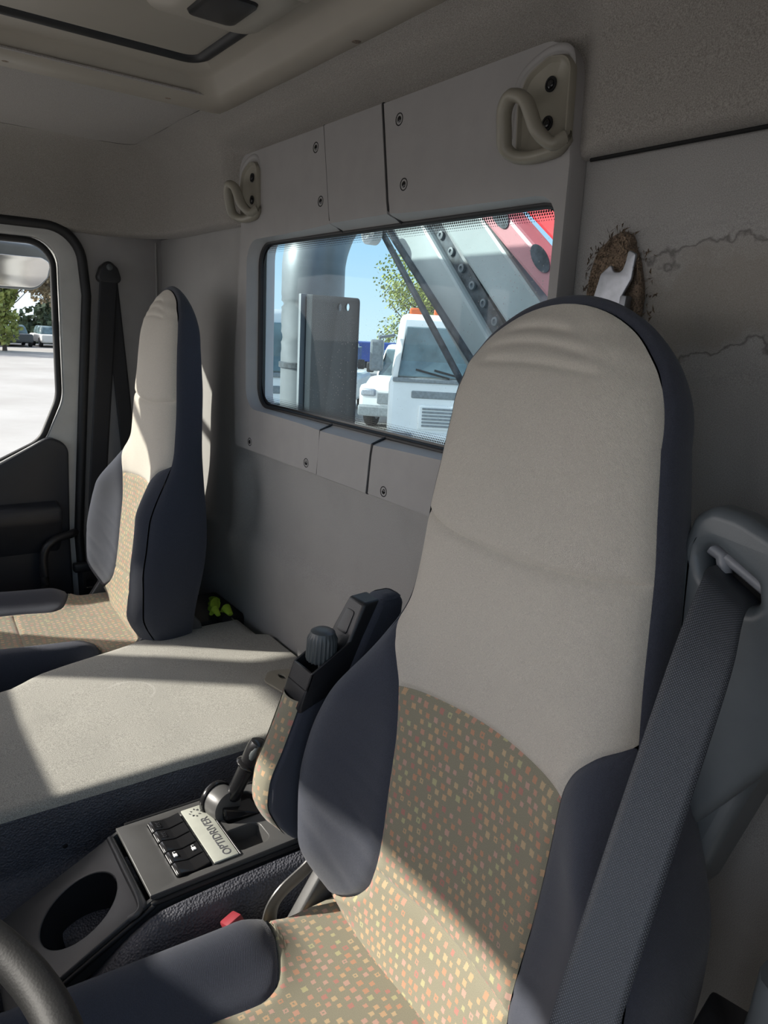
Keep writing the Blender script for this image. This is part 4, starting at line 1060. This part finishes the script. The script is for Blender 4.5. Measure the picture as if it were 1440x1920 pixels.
# ---- belt guide on the driver's outer shoulder (part of the driver seat)
Og, Xg, Yg = Vector((.80, -.150, 1.0)), Vector((1, 0, 0)), Vector((0, 0, 1))
def G(x, z): return ((x - .80), (z - 1.0))
go = fillet([(*G(.742, 1.086), .02), (*G(.749, 1.112), .02), (*G(.766, 1.124), .02), (*G(.790, 1.122), .03), (*G(.86, 1.098), .03), (*G(.885, .97), .05), (*G(.850, .925), .05), (*G(.790, .828), .02), (*G(.765, .84), .02), (*G(.748, .96), .1)], 8)
slot = fillet([(*G(.7595, 1.083), .008), (*G(.770, 1.0915), .009), (*G(.812, 1.070), .009), (*G(.816, 1.050), .009), (*G(.804, 1.047), .006), (*G(.768, 1.064), .008)], 6)
BG = link('belt_guide', plate([go, slot], Og, Xg, Yg, .034, .011, 5), M['bluegrey'], DS, label='blue grey plastic belt guide at the shoulder')
link('guide_tail', bevel_me(hull_me([[Vector((x, y, z)) for x, y, z in q] for q in (
    ((.765, -.135, .98), (.868, -.130, 1.0), (.868, -.07, 1.0), (.765, -.07, .98)), ((.762, -.142, .86), (.828, -.138, .88), (.828, -.07, .88), (.762, -.07, .86)), ((.765, -.15, .76), (.800, -.148, .76), (.800, -.09, .76), (.765, -.09, .76)))]), .012, 3), M['bluegrey'], BG)
link('slot_roller', tube_me([Vector(q) for q in ((.762, -.134, 1.085), (.772, -.132, 1.080), (.778, -.134, 1.066))], .0062, 12), M['white_belt'], BG)
link('slot_pin', tube_me([Vector(q) for q in ((.776, -.132, 1.080), (.814, -.132, 1.062))], .0055, 12), M['white_belt'], BG)
link('guide_back', plate([fillet([(*G(.750, 1.10), .01), (*G(.83, 1.10), .01), (*G(.83, 1.03), .01), (*G(.755, 1.03), .01)], 4)], Og + Vector((0, .030, 0)), Xg, Yg, .004, .001), M['hole'], BG)

# ================================================================== seat belts
def ribbon(path, side, w, th=.0012, mat=None):
    P = cr_spline(path, 10) if len(path) > 2 else [Vector(p) for p in path]
    S = cr_spline(side, 10) if len(side) > 2 else [Vector(s) for s in side]
    V = []; F = []; L = 0; UV = []
    K = 9
    for i, p in enumerate(P):
        s = S[i].normalized(); t = (P[min(i + 1, len(P) - 1)] - P[max(i - 1, 0)]).normalized(); n = s.cross(t).normalized()
        if i: L += (P[i] - P[i - 1]).length
        for face in (0, 1):
            for k in range(K):
                q = -1 + 2 * k / (K - 1); V.append(p + s * q * w / 2 + n * th * (.5 - face) * (1 if abs(q) < .99 else .3)); UV.append((q * w / 2, L))
    R2 = 2 * K
    for i in range(len(P) - 1):
        for k in range(K - 1):
            a = i * R2 + k; F.append((a, a + 1, a + 1 + R2, a + R2)); b = a + K; F.append((b, b + R2, b + 1 + R2, b + 1))
        a = i * R2; F.append((a, a + R2, a + K + R2, a + K)); a += K - 1; F.append((a, a + K, a + K + R2, a + R2))
    me = pyd(V, F); uvl = me.uv_layers.new(name='UVMap')
    for lp in me.loops: uvl.data[lp.index].uv = UV[lp.vertex_index]
    bm = bmesh.new(); bm.from_mesh(me); bmesh.ops.recalc_face_normals(bm, faces=bm.faces); bm.to_mesh(me); bm.free()
    return me
SB = thing('driver_seat_belt', 'dark grey woven seat belt running from the shoulder guide down across the driver seat', 'seat belt', (.80, -.18, 1.07))
sA, sB, sC = Vector((.86, .05, -.50)), Vector((.89, .30, -.25)), Vector((.894, .43, -.127))
link('webbing', ribbon([(.789, -.128, 1.060), (.7945, -.158, 1.0625), (.8015, -.178, 1.053), (.811, -.208, 1.017), (.819, -.240, .966), (.832, -.295, .873), (.841, -.340, .778), (.845, -.362, .70), (.845, -.375, .60)],
    [sA, sA, sA, sB, sC, sC, sC, sC, sC], .0445), M['belt'], SB)

PB = thing('passenger_seat_belt', 'black seat belt hanging from the far door pillar beside the passenger seat', 'seat belt', (XL + .03, -.15, 1.36))
xa = XL + .028
anc = plate([fillet([(-.185, 1.335, .014), (-.112, 1.335, .014), (-.125, 1.375, .014), (-.148, 1.395, .014), (-.170, 1.375, .014)], 5)], (xa + .012, 0, 0), (0, 1, 0), (0, 0, 1), .026, .006, 3)
link('pillar_anchor', anc, M['black'], PB)
link('anchor_bolt', lathe_me([(.008, 0), (.008, .005), (.005, .007)], (xa + .012, -.148, 1.375), (1, 0, 0), 12), M['knob'], PB)
link('webbing', ribbon([(xa + .01, -.150, 1.345), (xa + .012, -.172, 1.1), (xa + .016, -.200, .80), (xa + .02, -.217, .57)], [Vector((0, 1, 0))] * 4, .047), M['belt_dark'], PB)
link('webbing', ribbon([(xa + .004, -.146, 1.345), (xa + .0, -.125, 1.1), (xa, -.108, .86), (xa, -.09, .60), (xa + .0, -.075, .35)], [Vector((0, 1, 0))] * 5, .040), M['belt_dark'], PB)
link('tongue_grip', box_me(xa + .004, xa + .03, -.275, -.195, .556, .582, .006, 3), M['black'], PB)
tp = fillet([(-.252, .500, .005), (-.216, .500, .005), (-.213, .562, .004), (-.255, .562, .004)], 4)
link('tongue_plate', plate([tp, fillet([(-.245, .510, .003), (-.223, .510, .003), (-.223, .530, .003), (-.245, .530, .003)], 3)], (xa + .026, 0, 0), (0, 1, 0), (0, 0, 1), .003, .0008), M['chrome'], PB, label='bright metal belt tongue')
link('lower_webbing', ribbon([(xa + .012, -.235, .56), (xa + .012, -.235, .48), (xa + .012, -.225, .36)], [Vector((0, 1, 0))] * 3, .046), M['belt_dark'], PB)

BU = thing('belt_buckle', 'black seat belt buckle with red release button beside the driver cushion', 'buckle', (.375, -.40, .50))
rb = Matrix.Rotation(math.radians(-28), 3, 'Y') @ Matrix.Rotation(math.radians(18), 3, 'X')
link('buckle_body', box_me(.372, .404, -.408, -.386, .455, .520, .005, 2, rb), M['black'], BU)
link('release_button', box_me(.356, .384, -.409, -.387, .512, .528, .003, 2, rb), M['red'], BU, label='red release button')
# hinge skirt seen between console and seat
HC = link('hinge_skirt', tube_me(cr_spline([(.386, -.268, .60), (.384, -.300, .570), (.382, -.338, .545), (.380, -.352, .515), (.382, -.350, .46)], 6), .012, 10, flat=.28, ref=(1, .2, 0)), M['console'], DS)
# lever and box beside the driver seat, bottom right corner
BX = thing('seat_adjuster_box', 'small glossy black box with raised edge low beside the driver seat', 'adjuster', (.94, -.22, .62))
link('adjuster_body', box_me(.862, .895, -.235, -.19, .66, .742, .004, 2, Matrix.Rotation(math.radians(12), 3, 'Z')), M['gloss_black'], BX)
link('adjuster_stem', tube_me([(.878, -.215, .67), (.86, -.25, .45), (.80, -.30, .38)], .012, 10), M['black'], BX)
GP = link('pillar_grip', tube_me(cr_spline([(.915, -.20, .80), (.912, -.20, .74), (.905, -.205, .66), (.90, -.22, .45)], 6), .022, 12), M['bluegrey'], None, loc=(.98, -.22, .60))
tag(GP, 'blue grey plastic cover at the bottom right corner beside the seat', 'cover')

# glove behind the passenger seat
HV = thing('work_glove', 'fluorescent yellow work glove lying behind the passenger seat', 'glove', (-.47, -.08, .575))
for k, (dx, dy, r_) in enumerate(((0, 0, .026), (.035, .012, .016), (.03, -.014, .013), (-.03, .01, .018))):
    me = tube_me([(-.47 + dx - .01, -.075 + dy, .585), (-.47 + dx, -.07 + dy, .60), (-.47 + dx * 1.6, -.068 + dy, .59)], [r_ * .5, r_ * .8, r_ * .4], 10, flat=.7)
    link('glove_palm' if k == 0 else 'glove_finger', me, M['hivis'], HV)
link('cuff', tube_me([(-.435, -.07, .578), (-.405, -.07, .582)], [.013, .011], 10), M['hole'], HV)
struct('trim_3', box_me(-.62, -.44, -.14, -.005, .45, .575, .012, 2), M['rubber'])['label'] = 'dark ledge behind the passenger seat'

# ================================================================== steering wheel
SW = thing('steering_wheel', 'black leather-look steering wheel rim at the bottom left corner', 'steering wheel', (.64, -.88, .72))
wc = Vector((.60, -.849, .795)); wn_ = Vector((0, .42, 1)).normalized(); wx = Vector((1, 0, 0)); wy = wn_.cross(wx)
def wp(a, r): return wc + wx * math.cos(a) * r + wy * math.sin(a) * r
link('rim', tube_me([wp(2 * math.pi * k / 96, .230) for k in range(96)], .0165, 16, True, ref=wn_), M['wheel'], SW)
for a in (math.radians(200), math.radians(-20), math.radians(160), math.radians(20)):
    link('spoke', tube_me([wp(a, .05) - wn_ * .03, wp(a, .13) - wn_ * .02, wp(a, .215)], [.022, .016, .013], 12, flat=.5, ref=wn_), M['wheel'], SW)
link('hub', lathe_me([(.05, -.06), (.075, -.045), (.078, -.02), (.06, -.008), (.02, -.004)], wc, wn_, 32), M['wheel'], SW)
link('column', tube_me([wc - wn_ * .05, wc - wn_ * .30 + Vector((0, -.05, 0))], .04, 16), M['black'], SW)

# ================================================================== OUTSIDE
GZ = -1.0
struct('ground', grid_mesh(lambda u, v: Vector((u, v, GZ)), lin(-120, 80, 3), lin(-100, 120, 3)), M['ground'])
flipto(bpy.data.objects['ground'].data, (0, 0, 50))
# ---- exhaust / intake stack and guard panel right behind the cab
ST = thing('intake_pipe', 'thick grey air intake pipe with elbow behind the rear window', 'pipe', (-.93, .42, .2))
pth = cr_spline([(-1.04, .50, -.3), (-1.04, .50, .8), (-1.04, .50, 1.20), (-1.042, .50, 1.38), (-1.055, .51, 1.46), (-1.085, .55, 1.54), (-1.13, .62, 1.62), (-1.19, .72, 1.68)], 8)
link('pipe_body', tube_me(pth, .100, 36), M['galv'], ST)
link('pipe_clamp', lathe_me([(.101, 0), (.106, .002), (.106, .018), (.101, .020)], (-1.04, .50, 1.12), (0, 0, 1), 36), M['crane_dark'], ST)
GPn = thing('guard_panel', 'dark upright guard panel beside the intake pipe behind the rear window', 'panel', (-.75, .42, .9))
o_ = fillet([(-.885, .2, .01), (-.60, .2, .01), (-.60, 1.331, .012), (-.885, 1.345, .012)], 4)
h1 = [(-.695 + .010 * math.cos(a), 1.308 + .010 * math.sin(a)) for a in lin(0, 5.9, 14)]; h2 = [(-.655 + .010 * math.cos(a), 1.308 + .010 * math.sin(a)) for a in lin(0, 5.9, 14)]
link('panel_plate', plate([o_, h1, h2], (0, .385, 0), YX, YZ, .006, .002), M['guard'], GPn)
link('panel_flange', box_me(-.900, -.886, .37, .41, -1.0, 1.345, .002), M['galv'], GPn)
# ---- folded loading crane
CRN = thing('loading_crane', 'grey and red folded loader crane rising diagonally behind the rear window', 'crane', (0, .85, .6))
def bar(p0, p1, wdt, dep, y, mat, name, parent=CRN, label=None, bev=.01):
    a, b = Vector((p0[0] - .055, y, p0[1])), Vector((p1[0] - .055, y, p1[1])); t = (b - a).normalized(); n = Vector((0, 1, 0)).cross(t)
    q = [[p + n * sx * wdt / 2 + Vector((0, 1, 0)) * sy * dep for sx, sy in ((-1, 0), (1, 0), (1, 1), (-1, 1))] for p in (a, b)]
    return link(name, bevel_me(hull_me(q), bev, 2), mat, parent, label=label)
def ext(p0, p1, a, b):
    d = (p1[0] - p0[0], p1[1] - p0[1]); return (p0[0] - d[0] * a, p0[1] - d[1] * a), (p1[0] + d[0] * b, p1[1] + d[1] * b)
def cbar(L0, L1, name, mat, dep=.10, y=.60, sc=1.0, label=None):
    """bar between two edge lines given as ((x,z),(x,z)) at y=.60"""
    m0 = ((L0[0][0] + L1[0][0]) / 2, (L0[0][1] + L1[0][1]) / 2); m1 = ((L0[1][0] + L1[1][0]) / 2, (L0[1][1] + L1[1][1]) / 2)
    d = Vector((m1[0] - m0[0], m1[1] - m0[1])).normalized(); e = Vector((L1[0][0] - L0[0][0], L1[0][1] - L0[0][1]))
    wdt = abs(e.x * d.y - e.y * d.x); a, b = ext(m0, m1, .9, 1.6)
    return bar(a, b, wdt, dep, y, mat, name, label=label)
E1 = ((-.740, 1.545), (-.360, 1.165)); 
cbar(((-.730, 1.545), (-.33, 1.165)), ((-.570, 1.545), (-.190, 1.165)), 'boom_plate', M['crane'], label='light grey boom plate')
cbar(((-.575, 1.545), (-.25, 1.22)), ((-.500, 1.545), (-.185, 1.235)), 'boom_channel', M['crane_dark'], .05, .62, label='dark channel with bolts')
cbar(((-.500, 1.546), (-.20, 1.275)), ((-.335, 1.546), (-.045, 1.285)), 'boom_web', M['crane'], label='grey box section boom')
cbar(((-.335, 1.550), (-.06, 1.318)), ((-.24, 1.549), (.06, 1.33)), 'boom_arm', M['crane_pink'], .08, .585, label='faded red boom arm')
cbar(((-.24, 1.552), (.06, 1.345)), ((.10, 1.60), (.38, 1.37)), 'red_arm', M['crane_red'], .12, .66, label='bright red arm')
bar(*ext((-.735, 1.560), (-.335, 1.160), .3, .8), .016, .016, .55, M['crane_dark'], 'ram_rod', label='thin hydraulic rod', bev=.006)
bar(*ext((-.735, 1.545), (-.335, 1.20), .3, .5), .022, .03, .59, M['crane_dark'], 'boom_edge')
for k in range(10):
    t = k / 9; x, z = lerp(-.655, -.225, t), lerp(1.60, 1.20, t)
    link('bolt', lathe_me([(.011, 0), (.011, .007), (.006, .008), (.004, .004)], (x, .620, z), (0, -1, 0), 14), M['truck_grey'], CRN)
link('pin', lathe_me([(.032, 0), (.032, .03), (.018, .035), (.010, .02)], (-.76, .54, 1.520), (0, -1, 0), 20), M['white_paint'], CRN)
for x, z in ((-.30, 1.535), (-.155, 1.43), (-.01, 1.33)):
    e = [Vector((x + .040 * math.cos(a) * .72 + .020 * math.sin(a) * .7, .582, z - .040 * math.cos(a) * .72 + .020 * math.sin(a) * .7)) for a in lin(0, 2 * math.pi * 23 / 24, 24)]
    link('lightening_hole', hull_me([e, [p + Vector((0, .002, 0)) for p in e]]), M['crane_dark'], CRN)

# ---- parked vehicles
def frame(pos, face):
    """local axes for a vehicle whose front faces direction `face` (2D); returns function (side, up, depth)->world"""
    f = Vector((face[0], face[1], 0)).normalized(); s = Vector((0, 0, 1)).cross(f)   # s = right as seen by someone facing the front... 
    P0 = Vector(pos)
    return lambda a, h, d=0: P0 + s * a + Vector((0, 0, h)) - f * d
def vbox(Fm, a0, a1, h0, h1, d0, d1, bev=.05, taper=0, rake=0):
    r = [[Fm(a0 + 0, h0, d0), Fm(a1, h0, d0), Fm(a1, h0, d1), Fm(a0, h0, d1)], [Fm(a0 + taper, h1, d0 + rake), Fm(a1 - taper, h1, d0 + rake), Fm(a1 - taper, h1, d1), Fm(a0 + taper, h1, d1)]]
    return bevel_me(hull_me(r), bev, 2)
def vwheel(Fm, a, d, r, w_, parent):
    c = Fm(a, r, d); axd = (Fm(1, 0, 0) - Fm(0, 0, 0))
    t = link('wheel', lathe_me([(r * .6, -w_ / 2), (r * .95, -w_ / 2), (r, -w_ / 2 + .03), (r, w_ / 2 - .03), (r * .95, w_ / 2), (r * .6, w_ / 2)], c, axd, 24), M['rubber'], parent)
    link('hub_cap', lathe_me([(r * .6, -w_ / 2 - .01), (r * .55, w_ / 2 + .01), (r * .2, w_ / 2 + .03)], c, axd, 16), M['steel'], t)
def lorry(pos, face, label, hh=2.55, ww=2.25, beacon=True, roofcol='orange'):
    T = thing('lorry', label, 'lorry', tuple(pos), 'white lorries parked behind the cab'); Fm = frame(pos, face); h2 = ww / 2
    link('cab_body', vbox(Fm, -h2, h2, .45, 1.52, 0, 1.7, .08), M['white_paint'], T)
    link('cab_upper', vbox(Fm, -h2 + .02, h2 - .02, 1.50, hh, .02, 1.65, .10, .12, .30), M['white_paint'], T)
    link('windscreen', vbox(Fm, -h2 + .14, h2 - .14, 1.56, hh - .20, -.015, .06, .02, .10, .24), M['truck_glass'], T)
    g = link('grille', vbox(Fm, -.62, .62, .72, 1.12, -.04, .05, .03), M['white_paint'], T)
    for k in range(6): link('slat', vbox(Fm, -.56, .56, .77 + k * .055, .80 + k * .055, -.06, -.03, .006), M['truck_grey'], g)
    link('emblem', lathe_me([(.075, 0), (.085, .02), (.06, .035), (.02, .03)], Fm(0, .93, -.05), Vector((face[0], face[1], 0)), 18), M['truck_grey'], g)
    link('upper_grille', vbox(Fm, -.75, .75, 1.22, 1.34, -.02, .03, .02), M['truck_grey'], T)
    link('wiper_panel', vbox(Fm, -h2 + .06, h2 - .06, 1.47, 1.545, -.03, .03, .02), M['truck_grey'], T)
    link('bumper', vbox(Fm, -h2 - .02, h2 + .02, .30, .66, -.10, .4, .06), M['white_paint'], T)
    for s in (-1, 1):
        link('headlamp', vbox(Fm, s * .88 - .17, s * .88 + .17, .50, .66, -.13, -.05, .03), M['steel'], T)
        mm = link('mirror', vbox(Fm, s * (h2 + .22) - .11, s * (h2 + .22) + .11, 1.62, 2.12, .0, .14, .04), M['truck_grey'], T)
        link('mirror_arm', tube_me([Fm(s * (h2 + .2), 2.15, .07), Fm(s * (h2 - .05), 2.2, .2)], .025, 8), M['truck_grey'], mm)
        vwheel(Fm, s * (h2 - .15), 1.0, .45, .28, T)
        link('wiper', tube_me([Fm(s * .15, 1.56, -.03), Fm(s * .15 - .55, 1.68, .01)], .015, 6), M['rubber'], T)
    link('chassis', vbox(Fm, -.45, .45, .45, .75, 1.4, 3.0, .03), M['truck_grey'], T)
    if beacon:
        for s in (-.72, -.32, .32, .72)[:4]: link('beacon', vbox(Fm, s - .13, s + .13, hh - .04, hh + .10, .42, .6, .03), M['orange'], T)
    return T
def gp3(x, y): return (x, y, GZ)
lorry(gp3(-8.05, 7.25), (.80, -.60), 'white lorry with orange roof beacons filling the right of the rear window')
lorry(gp3(-9.45, 4.25), (.95, -.32), 'white lorry cab at the far left edge of the rear window', hh=2.5, beacon=False)
def pickup(pos, face, label, col='white_paint'):
    T = thing('van', label, 'van', tuple(pos), 'white light vans parked behind the cab'); Fm = frame(pos, face)
    link('van_body', vbox(Fm, -.95, .95, .35, 1.05, 0, 4.6, .12), M[col], T)
    link('bonnet', vbox(Fm, -.90, .90, .95, 1.22, .08, 1.3, .10, .08, .35), M[col], T)
    link('cab_top', vbox(Fm, -.88, .88, 1.15, 1.95, 1.0, 3.0, .10, .12, .55), M[col], T)
    link('windscreen', vbox(Fm, -.76, .76, 1.22, 1.84, .98, 1.2, .03, .10, .46), M['truck_glass'], T)
    for s in (-1, 1):
        link('side_window', vbox(Fm, s * .83 - .05, s * .83 + .05, 1.25, 1.80, 1.75, 2.8, .02), M['truck_glass'], T)
        link('headlamp', vbox(Fm, s * .70 - .18, s * .70 + .18, .78, .95, -.04, .1, .04), M['steel'], T)
        vwheel(Fm, s * .85, .85, .36, .24, T); vwheel(Fm, s * .85, 3.6, .36, .24, T)
        link('mirror', vbox(Fm, s * 1.08 - .09, s * 1.08 + .09, 1.25, 1.5, 1.25, 1.35, .03), M['rubber'], T)
    link('grille', vbox(Fm, -.48, .48, .62, .88, -.03, .04, .02), M['truck_grey'], T)
    link('bumper', vbox(Fm, -.93, .93, .32, .58, -.08, .3, .05), M['truck_grey'], T)
    link('warning_stripes', vbox(Fm, .55, .92, .60, .72, -.05, .02, .01), M['red'], T)
    for s in (-.5, .5): link('beacon', lathe_me([(.07, 0), (.07, .09), (.04, .13)], Fm(s, 1.95, 1.9), (0, 0, 1), 12), M['orange'], T)
pickup(gp3(-12.6, 9.4), (.62, -.78), 'small white van with orange beacons parked left of the big lorry')
pickup(gp3(-15.2, 8.6), (.75, -.66), 'white van partly hidden behind the dark guard panel')
def trailer(pos, face, L, hh, label):
    T = thing('trailer', label, 'trailer', tuple(pos), 'blue covered trailers in the yard'); Fm = frame(pos, face)
    link('trailer_box', vbox(Fm, -L / 2, L / 2, .9, hh, 0, 2.4, .05), M['blue'], T)
    link('trailer_chassis', vbox(Fm, -L / 2, L / 2, .6, .9, .2, 2.2, .03), M['rubber'], T)
    for k in range(6): link('side_post', vbox(Fm, -L / 2 + k * L / 5 - .06, -L / 2 + k * L / 5 + .06, .9, hh, -.03, .02, .01), M['blue'], T)
    for a in (-L / 2 + 1, -L / 2 + 2.2, L / 2 - 1.5): vwheel(Fm, a, .3, .45, .3, T)
trailer(gp3(-27.0, 17.5), (.8, -.6), 9, 1.75, 'long low dark blue covered trailer far behind the vans')
trailer(gp3(-33, 17.2), (.8, -.6), 6, 2.3, 'taller blue grey covered trailer far left of the long one')

# ---- trees: trunk, limbs, crown of separate leaves
def tree(x, y, h, r, nleaf, lm, label, size=.12, name='tree', zc=.62, group='trees at the edge of the yard', squash=1.2, limbs=10):
    T = thing(name, label, 'tree', (x, y, GZ), group)
    rnd = random.Random(int(abs(x) * 100 + abs(y) * 10)); br = []
    br.append(tube_me([(x, y, GZ), (x + .05, y, GZ + h * .35), (x - .05, y + .05, GZ + h * .8)], [h * .025, h * .018, h * .006], 7))
    for k in range(limbs):
        a = rnd.uniform(0, 6.28); z0 = GZ + h * rnd.uniform(.25, .7); l = r * rnd.uniform(.6, 1.0)
        br.append(tube_me([(x, y, z0), (x + math.cos(a) * l * .5, y + math.sin(a) * l * .5, z0 + l * .35), (x + math.cos(a) * l, y + math.sin(a) * l, z0 + l * .8)], [h * .008, h * .005, h * .002], 5))
    link('trunk', join_me(br), M['bark'], T)
    cl = [(rnd.gauss(0, .45), rnd.gauss(0, .45), rnd.gauss(0, .5), rnd.uniform(.25, .5)) for _ in range(16)]
    V = []; F = []
    for k in range(nleaf):
        c = rnd.choice(cl); v = Vector((rnd.gauss(0, 1), rnd.gauss(0, 1), rnd.gauss(0, 1))).normalized() * c[3] * rnd.random() ** .4
        p = Vector((x + (c[0] + v.x) * r, y + (c[1] + v.y) * r, GZ + h * zc + (c[2] + v.z) * r * squash))
        if p.z < GZ + .3: continue
        n = Vector((rnd.gauss(0, 1), rnd.gauss(0, 1), rnd.gauss(0, 1))).normalized(); t = n.orthogonal().normalized() * size; b = n.cross(t) * .7
        q = len(V); V += [p - t, p + b, p + t, p - b]; F.append((q, q + 1, q + 2, q + 3))
    o = link('crown', pyd(V, F), M[lm], T, False); o['kind'] = 'stuff'
    return T
tree(-47.5, 6.6, 5.6, 2.2, 6000, 'leaf', 'yellow green rounded tree seen through the passenger window', .16)
tree(-48.5, 10.4, 7.6, 2.8, 5000, 'twig', 'tall brownish half-bare tree right of the yellow green one', .13, limbs=20)
tree(-64.5, 6.0, 6.2, 3.0, 7000, 'leaf_dark', 'dark dense tree behind the yellow green tree', .2)
tree(-64.5, 13.5, 6.0, 3.0, 7000, 'leaf_dark', 'dark dense tree at the right edge of the passenger window', .2)
tree(-65, -2.0, 6.5, 3.2, 5000, 'leaf_dark', 'dark tree further along the yard edge to the left', .22)
tree(-48.5, .6, 7, 2.8, 4000, 'twig', 'half-bare tree left of the yellow green tree', .14, limbs=16)
tree(-30.0, 24.0, 6.8, 2.7, 5200, 'leaf', 'sparse yellow green tree above the vans in the rear window', .08, limbs=26)
tree(-32.0, 13.0, 5.0, 2.2, 1500, 'twig', 'thin bare tree at the left of the rear window', .05, limbs=30)
tree(-40.0, 36.0, 5.5, 3.6, 6000, 'leaf_dark', 'low dark trees beyond the blue trailer', .2)
# hedge and far cars along the yard edge
hd = []
V = []; F = []; rnd = random.Random(5)
for k in range(16000):
    p = Vector((-61 + rnd.uniform(-.8, .8), rnd.uniform(-14, 24), GZ + abs(rnd.gauss(0, .9)) + .1)); n = Vector((rnd.gauss(0, 1), rnd.gauss(0, 1), rnd.gauss(0, 1))).normalized(); t = n.orthogonal().normalized() * .22; b = n.cross(t) * .8
    q = len(V); V += [p - t, p + b, p + t, p - b]; F.append((q, q + 1, q + 2, q + 3))
tag(link('hedge', pyd(V, F), M['leaf_dark'], None, False, loc=(-61, 5, GZ)), 'dark undergrowth along the far edge of the yard', 'hedge', None, 'stuff')
def car(x, y, k, col, label):
    T = thing('car', label, 'car', (x, y, GZ), 'cars parked along the yard edge'); Fm = frame((x, y, GZ), (1, 0))
    link('car_body', vbox(Fm, -.85, .85, .3, .85, 0, 4.2, .12), M[col], T)
    link('car_roof', vbox(Fm, -.75, .75, .8, 1.4, 1.0, 3.4, .15, .15, .4), M['truck_glass'], T)
    for s in (-1, 1): vwheel(Fm, s * .75, .8, .32, .2, T); vwheel(Fm, s * .75, 3.3, .32, .2, T)
names = ['dark grey', 'white', 'silver', 'dark', 'white', 'grey', 'white']
for k, (y, c) in enumerate(((2.0, 'truck_grey'), (4.4, 'white_paint'), (6.4, 'carcol'), (8.4, 'crane_dark'), (10.6, 'white_paint'), (13.0, 'carcol'))):
    car(-52.6 - .2 * k, y, k, c, ['dark grey car at the left end of the far parked row', 'white car left of the silver one in the far row', 'silver car under the yellow green tree', 'near-black car right of the silver one in the far row', 'white car right of the black one in the far row', 'grey car at the right end of the far parked row'][k])

# ---- outside mirror by the passenger window
MR = thing('door_mirror', 'exterior mirror with blue grey housing outside the passenger window', 'mirror', (-1.33, -.33, 1.36))
mo = fillet([(-.56, 1.318, .03), (-.265, 1.318, .045), (-.235, 1.350, .02), (-.226, 1.392, .02), (-.25, 1.404, .02), (-.56, 1.404, .02)], 8)
link('mirror_glass', plate([[(a, b - 1.36) for a, b in mo]], (-1.300, 0, 1.36), (0, 1, 0), (.17, 0, 1), .006, .002), M['chrome'], MR)
hs_ = fillet([(-.57, 1.310, .03), (-.262, 1.310, .045), (-.228, 1.350, .02), (-.218, 1.405, .03), (-.26, 1.436, .03), (-.57, 1.446, .02)], 8)
link('mirror_housing', plate([[(a, b - 1.36) for a, b in hs_]], (-1.306, 0, 1.36), (0, 1, 0), (.17, 0, 1), .05, .012, 3), M['bluegrey'], MR)
link('mirror_arm', tube_me([(-1.32, -.50, 1.42), (-1.2, -.75, 1.47), (-1.06, -1.0, 1.5)], .016, 10), M['black'], MR)
